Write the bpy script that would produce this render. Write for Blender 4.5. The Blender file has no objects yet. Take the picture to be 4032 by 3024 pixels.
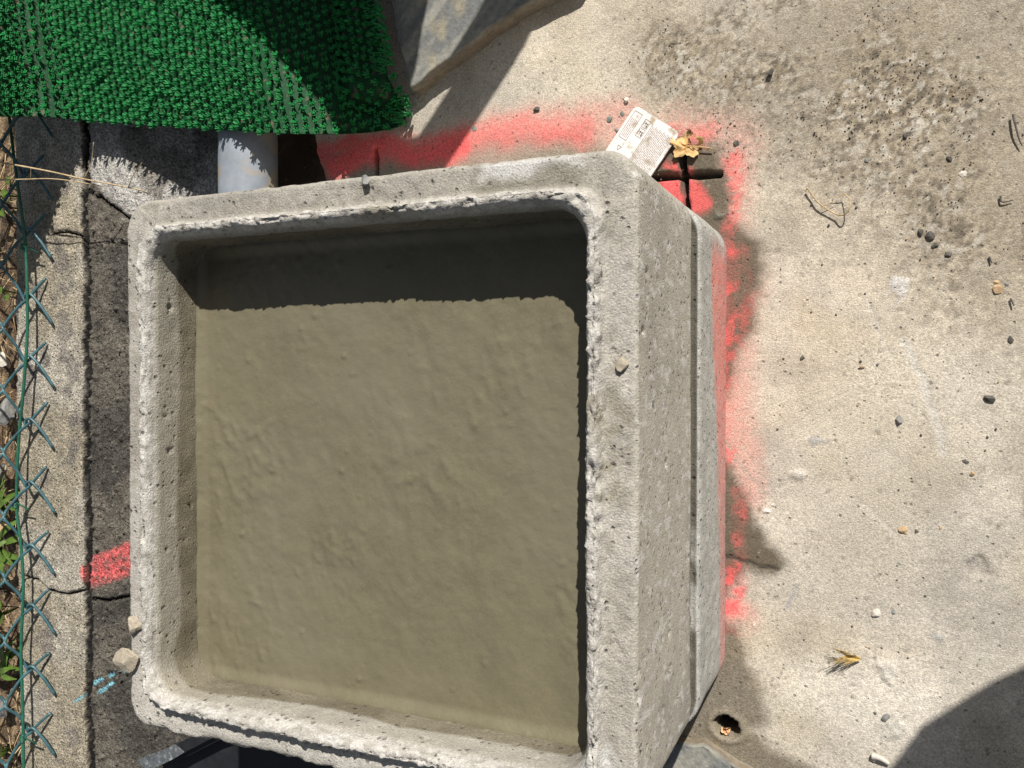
import bpy, bmesh, math, random
import numpy as np
from mathutils import Vector, Matrix
random.seed(7); rng = np.random.default_rng(7)
S = bpy.context.scene
COL = S.collection

# ------------------------------------------------------------------ camera
FPX, HC = 3300.0, 1.12          # focal length in photo pixels (photo is 4032 x 3024), camera height
_n = np.array([3471-2016, 1512-1463, -FPX], float); _n /= np.linalg.norm(_n)
_z = -_n; _x = np.array([1, 0, 0]) - _z*_z[0]; _x /= np.linalg.norm(_x); _y = np.cross(_z, _x)
RW = np.array([_x, _y, _z])     # rows: world axes in camera space
cd = bpy.data.cameras.new('camera'); cam = bpy.data.objects.new('camera', cd); COL.objects.link(cam)
cd.sensor_width = 36; cd.lens = 36*FPX/4032; cd.clip_start = .01; cd.clip_end = 500
M = Matrix([list(RW[0]), list(RW[1]), list(RW[2])]).to_4x4(); M.translation = Vector((0, 0, HC))
cam.matrix_world = M; S.camera = cam

def P(px, py, z=0.0):
    """point on the level z that the photograph shows at pixel (px, py)"""
    v = RW @ np.array([px-2016, 1512-py, -FPX], float); t = (z-HC)/v[2]
    return np.array([v[0]*t, v[1]*t])
def P3(px, py, z=0.0):
    a = P(px, py, z); return Vector((a[0], a[1], z))

# ------------------------------------------------------------------ light
SUNV = Vector((.456, 1.04, 1.0)).normalized()
SD = np.array([.456, 1.04])     # horizontal offset of a shadow per metre of height (negated)
elev = math.asin(SUNV.z); azim = math.atan2(SUNV.x, SUNV.y)
w = bpy.data.worlds.new('World'); S.world = w; w.use_nodes = True
nt = w.node_tree; bg = nt.nodes['Background']; sky = nt.nodes.new('ShaderNodeTexSky')
sky.sky_type = 'NISHITA'; sky.sun_disc = False; sky.sun_elevation = elev; sky.sun_rotation = azim
hs = nt.nodes.new('ShaderNodeHueSaturation'); hs.inputs['Saturation'].default_value = .45
nt.links.new(sky.outputs[0], hs.inputs['Color']); nt.links.new(hs.outputs[0], bg.inputs[0]); bg.inputs[1].default_value = .05
sl = bpy.data.lights.new('sun', 'SUN'); sl.energy = 4.8; sl.angle = math.radians(.53); sl.color = (1, .95, .88)
so = bpy.data.objects.new('sun', sl); COL.objects.link(so)
so.rotation_euler = SUNV.to_track_quat('Z', 'Y').to_euler(); so.location = (2, 4, 4)
S.view_settings.view_transform = 'Standard'; S.view_settings.look = 'None'
S.view_settings.exposure = .27; S.view_settings.gamma = 1

# ------------------------------------------------------------------ noise in numpy
def _h(i, j, k, s=0):
    n = (i.astype(np.int64)*374761393 + j.astype(np.int64)*668265263 + k.astype(np.int64)*2147483647 + s*974634777) & 0xffffffff
    n = ((n ^ (n >> 13))*1274126177) & 0xffffffff
    n = ((n ^ (n >> 16))*2246822519) & 0xffffffff
    return ((n ^ (n >> 15)) & 0xffffff)/float(0xffffff)
def vn(p, f, s=0):
    q = p*f; i = np.floor(q); t = q-i; t = t*t*(3-2*t); i = i.astype(np.int64); r = 0
    for a in (0, 1):
        for b in (0, 1):
            for c in (0, 1):
                wgt = (t[:, 0] if a else 1-t[:, 0])*(t[:, 1] if b else 1-t[:, 1])*(t[:, 2] if c else 1-t[:, 2])
                r = r + wgt*_h(i[:, 0]+a, i[:, 1]+b, i[:, 2]+c, s)
    return r
def fbm(p, f, o=4, s=0, g=.5):
    r = 0; a = 1; tot = 0
    for k in range(o):
        r = r + a*vn(p, f*2.03**k, s+k*17); tot += a; a *= g
    return r/tot
def pits(p, f, prob=.5, rmax=.45, s=0):
    """0..1 depth of round pits, one per lattice cell with the given probability"""
    q = p*f; i = np.floor(q).astype(np.int64); best = np.zeros(len(p))
    for a in (-1, 0, 1):
        for b in (-1, 0, 1):
            for c in (-1, 0, 1):
                I = i[:, 0]+a; J = i[:, 1]+b; K = i[:, 2]+c
                cx = I+_h(I, J, K, s+1); cy = J+_h(I, J, K, s+2); cz = K+_h(I, J, K, s+3)
                on = _h(I, J, K, s+4) < prob; r = rmax*(.3+.7*_h(I, J, K, s+5)**2)
                d = np.sqrt((q[:, 0]-cx)**2+(q[:, 1]-cy)**2+(q[:, 2]-cz)**2)
                best = np.maximum(best, np.where(on, np.clip((r-d)/r, 0, 1), 0))
    return np.minimum(best*2, 1)
def lerp(a, b, t):
    return a+(b-a)*t
def mix(c, d, t):
    return c*(1-t[:, None])+np.asarray(d)*t[:, None]
def ss(a, b, x):
    t = np.clip((x-a)/(b-a), 0, 1); return t*t*(3-2*t)
def seg_d(p, a, b):
    ab = b-a; t = np.clip(((p-a)@ab)/(ab@ab), 0, 1); return np.linalg.norm(p-(a+t[:, None]*ab), axis=1)
def line_d(p, pts, z=0.):
    q = [P(x, y, z) for x, y in pts]; return np.min([seg_d(p, q[i], q[i+1]) for i in range(len(q)-1)], axis=0)
def poly_sd(p, pts, z=0.):
    """signed distance, negative inside, of a polygon given by photo pixels on the level z"""
    q = [P(x, y, z) for x, y in pts]; n = len(q)
    d = np.min([seg_d(p, q[i], q[(i+1) % n]) for i in range(n)], axis=0); ins = np.zeros(len(p), bool)
    for i in range(n):
        a, b = q[i], q[(i+1) % n]
        c = (a[1] > p[:, 1]) != (b[1] > p[:, 1])
        with np.errstate(all='ignore'):
            xx = (b[0]-a[0])*(p[:, 1]-a[1])/(b[1]-a[1])+a[0]
        ins ^= c & (p[:, 0] < xx)
    return np.where(ins, -d, d)

# ------------------------------------------------------------------ object helpers
def tag(o, label=None, cat=None, group=None, kind=None):
    if label: o['label'] = label
    if cat: o['category'] = cat
    if group: o['group'] = group
    if kind: o['kind'] = kind
    return o
def empty(name, loc, label, cat, group=None):
    o = bpy.data.objects.new(name, None); o.location = loc; o.empty_display_size = .05; COL.objects.link(o)
    return tag(o, label, cat, group)
def mesh_obj(name, V, Fc, mat, parent=None, col=None, smooth=True, loc=None):
    """V, Fc in world coordinates; the object's origin is put at loc (or the parent's place)"""
    V = np.asarray(V, float)
    if parent is not None: base = np.array(parent_loc(parent))
    elif loc is not None: base = np.array(loc, float)
    else: base = np.array([0., 0., 0.])
    me = bpy.data.meshes.new(name)
    if isinstance(Fc, np.ndarray):
        Fa = Fc
        n = len(Fa); k = Fa.shape[1]
        me.vertices.add(len(V)); me.vertices.foreach_set('co', (V-base).astype(np.float32).ravel())
        me.loops.add(n*k); me.loops.foreach_set('vertex_index', Fa.astype(np.int32).ravel())
        me.polygons.add(n); me.polygons.foreach_set('loop_start', (np.arange(n)*k).astype(np.int32))
        me.update(calc_edges=True)
    else:
        me.from_pydata([tuple(v) for v in V-base], [], [tuple(f) for f in Fc])
    me.validate()
    me.polygons.foreach_set('use_smooth', [smooth]*len(me.polygons))
    if col is not None:
        at = me.color_attributes.new('Col', 'FLOAT_COLOR', 'POINT')
        at.data.foreach_set('color', np.c_[np.clip(col, 0, 1), np.ones(len(col))].astype(np.float32).ravel())
    me.materials.append(mat)
    o = bpy.data.objects.new(name, me); COL.objects.link(o)
    if parent is not None: o.parent = parent
    else: o.location = base
    return o
def parent_loc(o):
    v = Vector(o.location)
    while o.parent: o = o.parent; v = v+Vector(o.location)
    return v
def grid_faces(nu, nv, close_u=False):
    """vertices indexed [u*nv+v]"""
    U = np.arange(nu if close_u else nu-1); Vv = np.arange(nv-1)
    a = (U[:, None]*nv+Vv[None]).ravel(); b = (((U[:, None]+1) % nu)*nv+Vv[None]).ravel()
    return np.c_[a, b, b+1, a+1]
def tube(pts, rad, n=7, closed=False):
    pts = [Vector(p) for p in pts]; m = len(pts); V = []; F = []
    r = rad if hasattr(rad, '__len__') else [rad]*m
    prev = None
    for i, p in enumerate(pts):
        t = (pts[(i+1) % m if closed else min(i+1, m-1)]-pts[(i-1) % m if closed else max(i-1, 0)]).normalized()
        if prev is None: a = t.orthogonal().normalized()
        else: a = (prev-t*prev.dot(t)).normalized()
        prev = a; b = t.cross(a)
        for k in range(n):
            q = p+(a*math.cos(2*math.pi*k/n)+b*math.sin(2*math.pi*k/n))*r[i]; V.append(tuple(q))
    for i in range(m if closed else m-1):
        for k in range(n):
            j = (i+1) % m; F.append((i*n+k, i*n+(k+1) % n, j*n+(k+1) % n, j*n+k))
    if not closed:
        F.append(tuple(range(n-1, -1, -1))); F.append(tuple((m-1)*n+k for k in range(n)))
    return V, F
class MB:
    def __init__(s): s.V = []; s.F = []
    def add(s, VF):
        o = len(s.V); s.V += [tuple(v) for v in VF[0]]; s.F += [tuple(i+o for i in f) for f in VF[1]]; return s
    def obj(s, name, mat, parent=None, loc=None, smooth=True): return mesh_obj(name, s.V, s.F, mat, parent, smooth=smooth, loc=loc)
def prism(poly, z0, z1):
    n = len(poly); V = [(p[0], p[1], z0) for p in poly]+[(p[0], p[1], z1) for p in poly]
    return V, [tuple(range(n-1, -1, -1)), tuple(range(n, 2*n))]+[(i, (i+1) % n, n+(i+1) % n, n+i) for i in range(n)]
def interp(pts, k):
    """Catmull-Rom through pts"""
    pts = [np.array(p, float) for p in pts]; q = [2*pts[0]-pts[1]]+pts+[2*pts[-1]-pts[-2]]; out = []
    for i in range(1, len(q)-2):
        for j in range(k):
            t = j/k
            out.append(.5*((2*q[i])+(-q[i-1]+q[i+1])*t+(2*q[i-1]-5*q[i]+4*q[i+1]-q[i+2])*t*t+(-q[i-1]+3*q[i]-3*q[i+1]+q[i+2])*t**3))
    out.append(pts[-1]); return out

# ------------------------------------------------------------------ materials
def material(name, color=(.5, .5, .5), rough=.9, spec=.3, attr=False, nscale=250, namp=.35, bscale=400, bump=.4, bdist=.001, n2=None, metallic=0, pit=None, grain=None):
    m = bpy.data.materials.new(name); m.use_nodes = True; t = m.node_tree; N = t.nodes; L = t.links
    b = N['Principled BSDF']; b.inputs['Roughness'].default_value = rough; b.inputs['Specular IOR Level'].default_value = spec
    b.inputs['Metallic'].default_value = metallic
    geo = N.new('ShaderNodeNewGeometry')
    no = N.new('ShaderNodeTexNoise'); no.inputs['Scale'].default_value = nscale; no.inputs['Detail'].default_value = 5; no.inputs['Roughness'].default_value = .65
    L.new(geo.outputs['Position'], no.inputs['Vector'])
    mr = N.new('ShaderNodeMapRange'); mr.inputs[1].default_value = .3; mr.inputs[2].default_value = .7; mr.inputs[3].default_value = 1-namp; mr.inputs[4].default_value = 1+namp
    L.new(no.outputs['Fac'], mr.inputs[0])
    if attr:
        c = N.new('ShaderNodeAttribute'); c.attribute_name = 'Col'; cs = c.outputs['Color']
    else:
        c = N.new('ShaderNodeRGB'); c.outputs[0].default_value = (*color, 1); cs = c.outputs[0]
    mu = N.new('ShaderNodeVectorMath'); mu.operation = 'SCALE'; L.new(cs, mu.inputs[0]); L.new(mr.outputs[0], mu.inputs['Scale'])
    out = mu.outputs[0]
    if grain:   # sharp sand-sized speckle: (scale, amplitude)
        g1 = N.new('ShaderNodeTexNoise'); g1.inputs['Scale'].default_value = grain[0]; g1.inputs['Detail'].default_value = 2; L.new(geo.outputs['Position'], g1.inputs['Vector'])
        g2 = N.new('ShaderNodeMapRange'); g2.inputs[1].default_value = .36; g2.inputs[2].default_value = .62; g2.inputs[3].default_value = 1-grain[1]; g2.inputs[4].default_value = 1+grain[1]*.7; L.new(g1.outputs['Fac'], g2.inputs[0])
        g3 = N.new('ShaderNodeVectorMath'); g3.operation = 'SCALE'; L.new(out, g3.inputs[0]); L.new(g2.outputs[0], g3.inputs['Scale']); out = g3.outputs[0]
    if n2:   # second noise mixing in another colour: (scale, lo, hi, colour)
        n_ = N.new('ShaderNodeTexNoise'); n_.inputs['Scale'].default_value = n2[0]; n_.inputs['Detail'].default_value = 4
        L.new(geo.outputs['Position'], n_.inputs['Vector'])
        r_ = N.new('ShaderNodeMapRange'); r_.inputs[1].default_value = n2[1]; r_.inputs[2].default_value = n2[2]; L.new(n_.outputs['Fac'], r_.inputs[0])
        mx = N.new('ShaderNodeMix'); mx.data_type = 'RGBA'; L.new(r_.outputs[0], mx.inputs[0]); L.new(out, mx.inputs[6]); mx.inputs[7].default_value = (*n2[3], 1)
        out = mx.outputs[2]
    ph = None
    if pit:   # small pores with their shade put into the colour: (scale, radius, share of cells, darkness, depth)
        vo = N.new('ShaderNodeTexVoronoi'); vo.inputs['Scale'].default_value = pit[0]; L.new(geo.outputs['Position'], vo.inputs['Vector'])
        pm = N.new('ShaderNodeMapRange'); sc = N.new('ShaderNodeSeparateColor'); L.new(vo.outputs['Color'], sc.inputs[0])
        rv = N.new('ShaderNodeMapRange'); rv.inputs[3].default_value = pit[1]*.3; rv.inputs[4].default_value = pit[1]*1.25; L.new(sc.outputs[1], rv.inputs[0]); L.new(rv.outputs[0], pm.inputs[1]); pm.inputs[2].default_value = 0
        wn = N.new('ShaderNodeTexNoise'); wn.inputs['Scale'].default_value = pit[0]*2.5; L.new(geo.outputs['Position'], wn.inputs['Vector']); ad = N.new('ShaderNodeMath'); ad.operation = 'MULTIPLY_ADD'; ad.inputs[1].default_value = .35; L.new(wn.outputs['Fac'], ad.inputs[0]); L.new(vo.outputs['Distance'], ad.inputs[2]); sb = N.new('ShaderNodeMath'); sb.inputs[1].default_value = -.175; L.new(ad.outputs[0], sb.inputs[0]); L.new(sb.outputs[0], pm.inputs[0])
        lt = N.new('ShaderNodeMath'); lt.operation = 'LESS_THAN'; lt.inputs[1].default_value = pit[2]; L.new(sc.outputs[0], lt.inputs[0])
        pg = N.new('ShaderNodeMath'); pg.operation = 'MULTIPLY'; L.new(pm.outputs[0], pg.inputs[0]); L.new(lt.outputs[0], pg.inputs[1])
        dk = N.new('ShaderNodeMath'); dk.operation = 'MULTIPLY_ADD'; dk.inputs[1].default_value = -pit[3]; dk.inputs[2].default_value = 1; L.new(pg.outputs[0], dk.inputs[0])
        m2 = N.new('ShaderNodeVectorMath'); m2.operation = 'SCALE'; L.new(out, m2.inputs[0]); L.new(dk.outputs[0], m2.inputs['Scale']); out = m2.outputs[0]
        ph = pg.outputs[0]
    L.new(out, b.inputs['Base Color'])
    if bump:
        nb = N.new('ShaderNodeTexNoise'); nb.inputs['Scale'].default_value = bscale; nb.inputs['Detail'].default_value = 4; nb.inputs['Roughness'].default_value = .6
        L.new(geo.outputs['Position'], nb.inputs['Vector'])
        bp = N.new('ShaderNodeBump'); bp.inputs['Strength'].default_value = bump; bp.inputs['Distance'].default_value = bdist
        h_ = nb.outputs['Fac']
        if ph:
            hm = N.new('ShaderNodeMath'); hm.operation = 'MULTIPLY_ADD'; hm.inputs[1].default_value = -pit[4]; L.new(ph, hm.inputs[0]); L.new(h_, hm.inputs[2]); h_ = hm.outputs[0]
        L.new(h_, bp.inputs['Height']); L.new(bp.outputs[0], b.inputs['Normal'])
    return m
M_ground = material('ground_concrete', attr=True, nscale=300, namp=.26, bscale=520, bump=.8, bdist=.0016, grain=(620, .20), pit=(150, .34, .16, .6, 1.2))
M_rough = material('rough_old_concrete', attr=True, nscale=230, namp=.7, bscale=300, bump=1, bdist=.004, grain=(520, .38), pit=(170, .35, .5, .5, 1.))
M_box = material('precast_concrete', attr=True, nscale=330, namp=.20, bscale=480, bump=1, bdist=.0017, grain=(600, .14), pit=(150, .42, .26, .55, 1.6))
M_mortar = material('wet_mortar', (.160, .144, .093), rough=.36, spec=.3, nscale=30, namp=.08, bscale=150, bump=.35, bdist=.0018, grain=(380, .045), n2=(7, .42, .70, (.176, .158, .108)))
M_green = material('green_plastic_turf', (.012, .215, .052), rough=.45, spec=.4, nscale=90, namp=.45, bump=0)
M_back = material('turf_backing', (.006, .055, .018), rough=.7, nscale=120, namp=.4, bump=.3, n2=(70, .60, .68, (.13, .095, .07)))
M_pipe = material('grey_plastic_pipe', (.27, .30, .34), rough=.5, nscale=22, namp=.22, bscale=30, bump=.1, n2=(17, .56, .64, (.36, .31, .24)))
M_slate = material('slate', attr=True, nscale=120, namp=.25, bscale=160, bump=.7, bdist=.002)
M_wire = material('green_coated_wire', (.05, .125, .145), rough=.4, spec=.5, nscale=60, namp=.35, bump=0)
M_wire2 = material('line_wire', (.02, .12, .075), rough=.4, spec=.5, nscale=60, namp=.3, bump=0)
M_straw = material('dry_straw', (.50, .38, .22), rough=.8, nscale=80, namp=.35, bump=0)
M_leafy = material('green_leaf', (.10, .17, .03), rough=.5, nscale=60, namp=.35, bump=.2)
M_dry = material('dry_leaf', (.58, .38, .17), rough=.8, nscale=90, namp=.35, bump=.4, n2=(70, .6, .66, (.16, .08, .04)))
M_card = material('card_plastic', (.78, .74, .72), rough=.5, nscale=60, namp=.07, bump=.1, n2=(75, .52, .66, (.45, .38, .28)))
M_print = material('card_print', (.30, .26, .22), rough=.7, nscale=300, namp=.4, bump=0)
M_black = material('black_plastic', (.018, .019, .022), rough=.45, nscale=40, namp=.3, bump=.1)
M_grey = material('scuffed_dark_plastic', (.10, .11, .12), rough=.6, nscale=90, namp=.4, bump=.2, n2=(110, .55, .68, (.28, .29, .3)))
M_clay = material('clay_lump', (.40, .35, .27), rough=.9, nscale=200, namp=.2, bump=.6, bdist=.002)
M_st = {'white': material('pale_stone', (.62, .57, .50), nscale=120, namp=.25), 'dark': material('dark_stone', (.10, .095, .085), nscale=150, namp=.4),
        'tan': material('tan_stone', (.48, .34, .20), nscale=120, namp=.3), 'grey': material('grey_stone', (.24, .24, .23), nscale=140, namp=.3),
        'green': material('greenish_slate_chip', (.21, .24, .21), nscale=140, namp=.3), 'red': material('red_chip', (.55, .16, .12), nscale=140, namp=.3),
        'mortar': material('mortar_spill', (.45, .43, .39), nscale=200, namp=.25, bump=.8, bdist=.003)}
PINK = np.array([.86, .13, .13]); PALEPINK = np.array([.80, .33, .28])

# ------------------------------------------------------------------ ground
def axis(lo, hi, step, far):
    core = np.arange(lo, hi+step/2, step); k = [1.4**i*step*3 for i in range(40)]
    a = []; c = lo
    for s in k:
        c -= s; a.append(c)
        if c < -far: break
    b = []; c = hi
    for s in k:
        c += s; b.append(c)
        if c > far: break
    return np.r_[a[::-1], core, b]
XS = axis(-1.16, .26, .0028, 60); XS = XS[XS > -1.12]; XS = np.r_[-1.121, XS]
YS = axis(-.62, .66, .0028, 60)
GX, GY = np.meshgrid(XS, YS, indexing='ij'); p2 = np.c_[GX.ravel(), GY.ravel()]; p3 = np.c_[p2, np.zeros(len(p2))]
wp = p2+.012*(np.c_[fbm(p3, 14, 3, 5), fbm(p3, 14, 3, 9)]-.5)*2+.004*(np.c_[fbm(p3, 90, 2, 15), fbm(p3, 90, 2, 19)]-.5)*2
big = fbm(p3, 3.2, 4, 31); mid = fbm(p3, 22, 4, 41); fine = fbm(p3, 170, 3, 51)
c = mix(np.tile([.50, .455, .385], (len(p2), 1)), [.45, .425, .385], ss(.35, .65, big))
c = mix(c, [.50, .43, .31], ss(.5, .72, fbm(p3, 4.3, 3, 77))*.75)
c = mix(c, [.58, .54, .475], ss(.45, .7, fbm(p3, 6.5, 4, 99))*.8)
# paler cement-washed patches
pale = ss(.10, -.06, poly_sd(wp, [(3600, 1500), (4032, 1350), (4100, 2300), (3750, 2000), (3650, 1750)]))*.4
pale = np.maximum(pale, ss(.04, -.03, poly_sd(wp, [(3050, 2580), (3500, 2640), (3900, 2600), (3500, 2990), (3350, 2850), (3100, 2750)]))*.7)
c = mix(c, [.60, .575, .52], pale)
c *= (.80+.40*mid)[:, None]*(.80+.40*fbm(p3, 5, 4, 311))[:, None]*np.array([1., .972, .925])*(.86+.28*fbm(p3, 120, 2, 313))[:, None]
# gritty dirt, upper right and a band behind the leaf
dirt = ss(.16, -.10, poly_sd(wp, [(2900, 180), (3300, -60), (3900, -100), (4100, 650), (4100, 1050), (3800, 900), (3500, 640), (3150, 560), (2980, 420)]))
dirt = np.maximum(dirt, .8*ss(.07, -.04, poly_sd(wp, [(2500, 120), (2900, 60), (3100, 380), (3000, 480), (2750, 430), (2560, 300)])))
dirt = np.maximum(dirt, .7*ss(.10, -.04, poly_sd(wp, [(3650, 800), (4100, 700), (4100, 1400), (3900, 1250)])))
pat = fbm(p3, 16, 4, 131)
pat2 = fbm(p3, 7, 5, 133); d2 = np.clip(dirt*(.30+1.1*ss(.36, .66, .4*pat+.6*pat2)), 0, 1)
f1 = fbm(p3, 120, 3, 141); f2 = fbm(p3, 175, 2, 151)
c = mix(c, [.30, .25, .175], dirt*.72); c = mix(c, [.20, .16, .11], d2*.90*ss(.36, .60, .5*f1+.5*fine))
c = mix(c, [.10, .085, .065], d2*ss(.57, .68, f2)*.8); c = mix(c, [.58, .54, .46], d2*ss(.57, .68, f1)*.75)
c = mix(c, [.33, .29, .23], ss(.62, .78, fbm(p3, 9, 3, 171))*.5); c = mix(c, [.56, .51, .42], ss(.52, .70, fbm(p3, 5.5, 5, 173))*.5*(1-d2))
# wet and dirty stain creeping out from under the box, and shade painted behind it
def stain(pts, soft=.010): return ss(soft, -soft, poly_sd(wp, pts)+.004*(mid-.5))
wet = np.zeros(len(p2))
wet = np.maximum(wet, .90*stain([(2500, 560), (2640, 520), (2860, 555), (2880, 800), (2905, 870), (2990, 950), (3005, 1090), (2965, 1220), (2972, 1290), (2920, 1400), (2880, 1560), (2700, 1500), (2600, 900)], .014))
wet = np.maximum(wet, .85*stain([(2800, 1750), (2880, 1800), (2930, 1930), (3010, 2070), (3095, 2180), (3110, 2240), (3060, 2280), (2960, 2250), (2880, 2320), (2870, 2450), (2920, 2500), (2800, 2500)]))
wet = np.maximum(wet, .72*stain([(2780, 2420), (2925, 2470), (2960, 2620), (3015, 2720), (3030, 2820), (2970, 2880), (3030, 2960), (3250, 3060), (3200, 3120), (2500, 3120), (2600, 2800)], .012))
wet = np.maximum(wet, .55*stain([(1250, 600), (2300, 500), (2500, 640), (2300, 700), (1250, 760)]))  # shaded ground between pink stripe and box, darkened in the colour
c = mix(c, [.115, .094, .065], np.clip(wet*1.2*(.85+.15*mid), 0, .96))
olive = ss(.02, -.02, poly_sd(wp, [(2760, 2500), (3000, 2560), (3100, 2900), (2900, 3000), (2700, 3000)]))
c = mix(c, [.23, .19, .12], olive*.35*ss(.4, .6, mid))
# sprayed marking paint
ov = fbm(p3, 260, 2, 191); ow = fbm(p3, 40, 3, 201)
def spray(d, core, soft, k=1., speck=.6):
    a = ss(core+soft, core*.5, d+.010*(ow-.5)); return np.clip(k*a*(1-speck*ss(.58, .70, ov)*(1-.3*a)), 0, 1)
strong = np.zeros(len(p2)); faint = np.zeros(len(p2))
strong = np.maximum(strong, spray(line_d(wp, [(1330, 640), (1420, 590), (1700, 585), (1800, 560)]), .014, .022, 1, .2))
strong = np.maximum(strong, spray(line_d(wp, [(1270, 600), (1400, 545), (1440, 600)]), .008, .022, .9, .2))
strong = np.maximum(strong, spray(line_d(wp, [(1800, 555), (2100, 510), (2300, 525)]), .004, .030, .62, .3))
faint = np.maximum(faint, spray(line_d(wp, [(1750, 580), (2000, 530), (2200, 495), (2450, 480)]), .030, .022, .95, .35))
faint = np.maximum(faint, spray(line_d(wp, [(2660, 490), (2850, 520), (2910, 580)]), .006, .04, .7, .9))
strong = np.maximum(strong, spray(line_d(wp, [(2640, 520), (2800, 520)]), .001, .022, .5, 1))
faint = np.maximum(faint, spray(line_d(wp, [(2890, 560), (2890, 760), (2875, 1000), (2930, 1150)]), .010, .032, .75, .8))
strong = np.maximum(strong, spray(line_d(wp, [(2885, 600), (2895, 760), (2868, 900)]), .001, .014, .6, 1))
strong = np.maximum(strong, spray(line_d(wp, [(2880, 950), (2935, 1150), (2900, 1350)]), .003, .016, .35, 1))
strong = np.maximum(strong, spray(line_d(wp, [(2640, 745), (2660, 770)]), .020, .005, 1, .15))
strong = np.maximum(strong, spray(line_d(wp, [(2735, 735), (2745, 790)]), .016, .007, 1, .15))
strong = np.maximum(strong, spray(line_d(wp, [(2620, 662), (2725, 660)]), .003, .010, .9, .6))
strong = np.maximum(strong, spray(line_d(wp, [(2848, 1020), (2852, 1400), (2855, 1800)]), .010, .014, .95, .95))
faint = np.maximum(faint, spray(line_d(wp, [(2880, 1000), (2895, 1400), (2915, 1800), (2925, 1950)]), .016, .026, .85, .55))
strong = np.maximum(strong, spray(line_d(wp, [(2915, 1950), (2920, 2080), (2925, 2190)]), .004, .014, .65, .8))
strong = np.maximum(strong, spray(line_d(wp, [(2900, 2250), (2915, 2300), (2880, 2430)]), .012, .014, .95, .3))
faint = np.maximum(faint, spray(line_d(wp, [(2880, 2440), (2945, 2430)]), .006, .022, .9, .3))
strong = strong*(1-.25*wet*ss(.45, .6, ow))
rt = ss(-.225, -.20, p2[:, 0])*ss(.17, .14, p2[:, 1]); strong = strong*(1-rt*.75*ss(.42, .58, fbm(p3, 55, 4, 881)))*(1-rt*.35*ss(.45, .6, fbm(p3, 12, 2, 882)))
holdoff = ss(.002, .006, line_d(wp, [(2560, 690), (2840, 682)]))*ss(.002, .006, line_d(wp, [(2690, 540), (2702, 800)]))
c = mix(c, [.62, .34, .28], faint*.85*holdoff*(1-.92*np.minimum(1, wet*1.3)))
c = mix(c, PINK, strong*.95*holdoff)
# relief: pores, trowel waves, saw cuts, drilled hole
z = .0016*(mid-.5)+.004*(big-.5)+.0009*(fine-.5)*(1+2*d2)
pt = pits(p3, 75, .12, .26, 3); ptf = pits(p3, 130, .28, .42, 8)
z = z-.0025*pt-.0015*ptf; c = mix(c, [.14, .12, .10], pt*.7); c = mix(c, [.20, .17, .14], ptf*.6)
bump2 = pits(p3, 110, .25, .40, 23); z += .0018*bump2*(.3+d2); c = mix(c, [.50, .45, .36], bump2*.3*(1-np.clip(strong+faint+wet, 0, 1)))
def cut(pts, wd, depth, dark, jig=.3):
    global z, c
    d = line_d(p2+(wp-p2)*jig, pts); k = ss(wd*.5+.0012, wd*.5-.0012, d); z = z-depth*k; c = mix(c, dark, k)
cut([(2400, 712), (2560, 700), (2690, 690), (2832, 683)], .0085, .030, [.15, .135, .11], .12)
cut([(2690, 560), (2694, 690), (2704, 860)], .0080, .035, [.10, .09, .08], .1)
cut([(1478, 590), (1482, 720)], .007, .02, [.08, .06, .05], .2)
cut([(2820, 2196), (2950, 2215), (3085, 2250)], .0040, .003, [.07, .06, .05], .9)
dh = np.linalg.norm((p2+(wp-p2)*.5-P(2866, 2862))*np.array([.9, 1.12]), axis=1)
z = z+.0025*ss(.008, 0, np.abs(dh-.021)); k = ss(.0155, .0130, dh); z = z-.07*k; c = mix(c, [.06, .05, .04], k)
c = mix(c, [.33, .29, .22], ss(.026, .019, dh)*(1-k)*.5)
# the dug-out beside the pipe (behind the box) lies lower and is earth
tr = ss(.010, -.010, poly_sd(wp, [(-200, 200), (1225, 300), (1235, 560), (1280, 760), (1280, 1000), (-200, 1000)]))
z = z-.065*tr; c = mix(c, [.085, .06, .042], tr)
c = mix(c, [.14, .10, .07], tr*ss(.5, .7, mid))
for pts, colr, wd in [([(3102, 2395), (3128, 2322)], [.34, .34, .34], .003), ([(3400, 1985), (3480, 2060), (3560, 2138)], [.60, .57, .50], .0016), ([(3545, 1985), (3600, 2030)], [.60, .57, .50], .0014),
                    ([(2862, 1720), (2900, 1810), (2960, 1890), (3010, 1950)], [.30, .30, .25], .0014), ([(3420, 1180), (3510, 1420)], [.56, .53, .46], .0022), ([(3560, 1350), (3640, 1500), (3700, 1800)], [.58, .56, .52], .004)]:
    k = ss(wd*1.6, wd*.4, line_d(p2+(wp-p2)*.6, pts)); c = mix(c, colr, k*.6); z = z-.0006*k
ag = pits(p3, 140, .35, .40, 61); agc = fbm(p3, 300, 1, 62); c = mix(c, [.58, .55, .49], ag*.35*ss(.5, .7, agc)*(1-np.minimum(1, strong+faint)))
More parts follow.
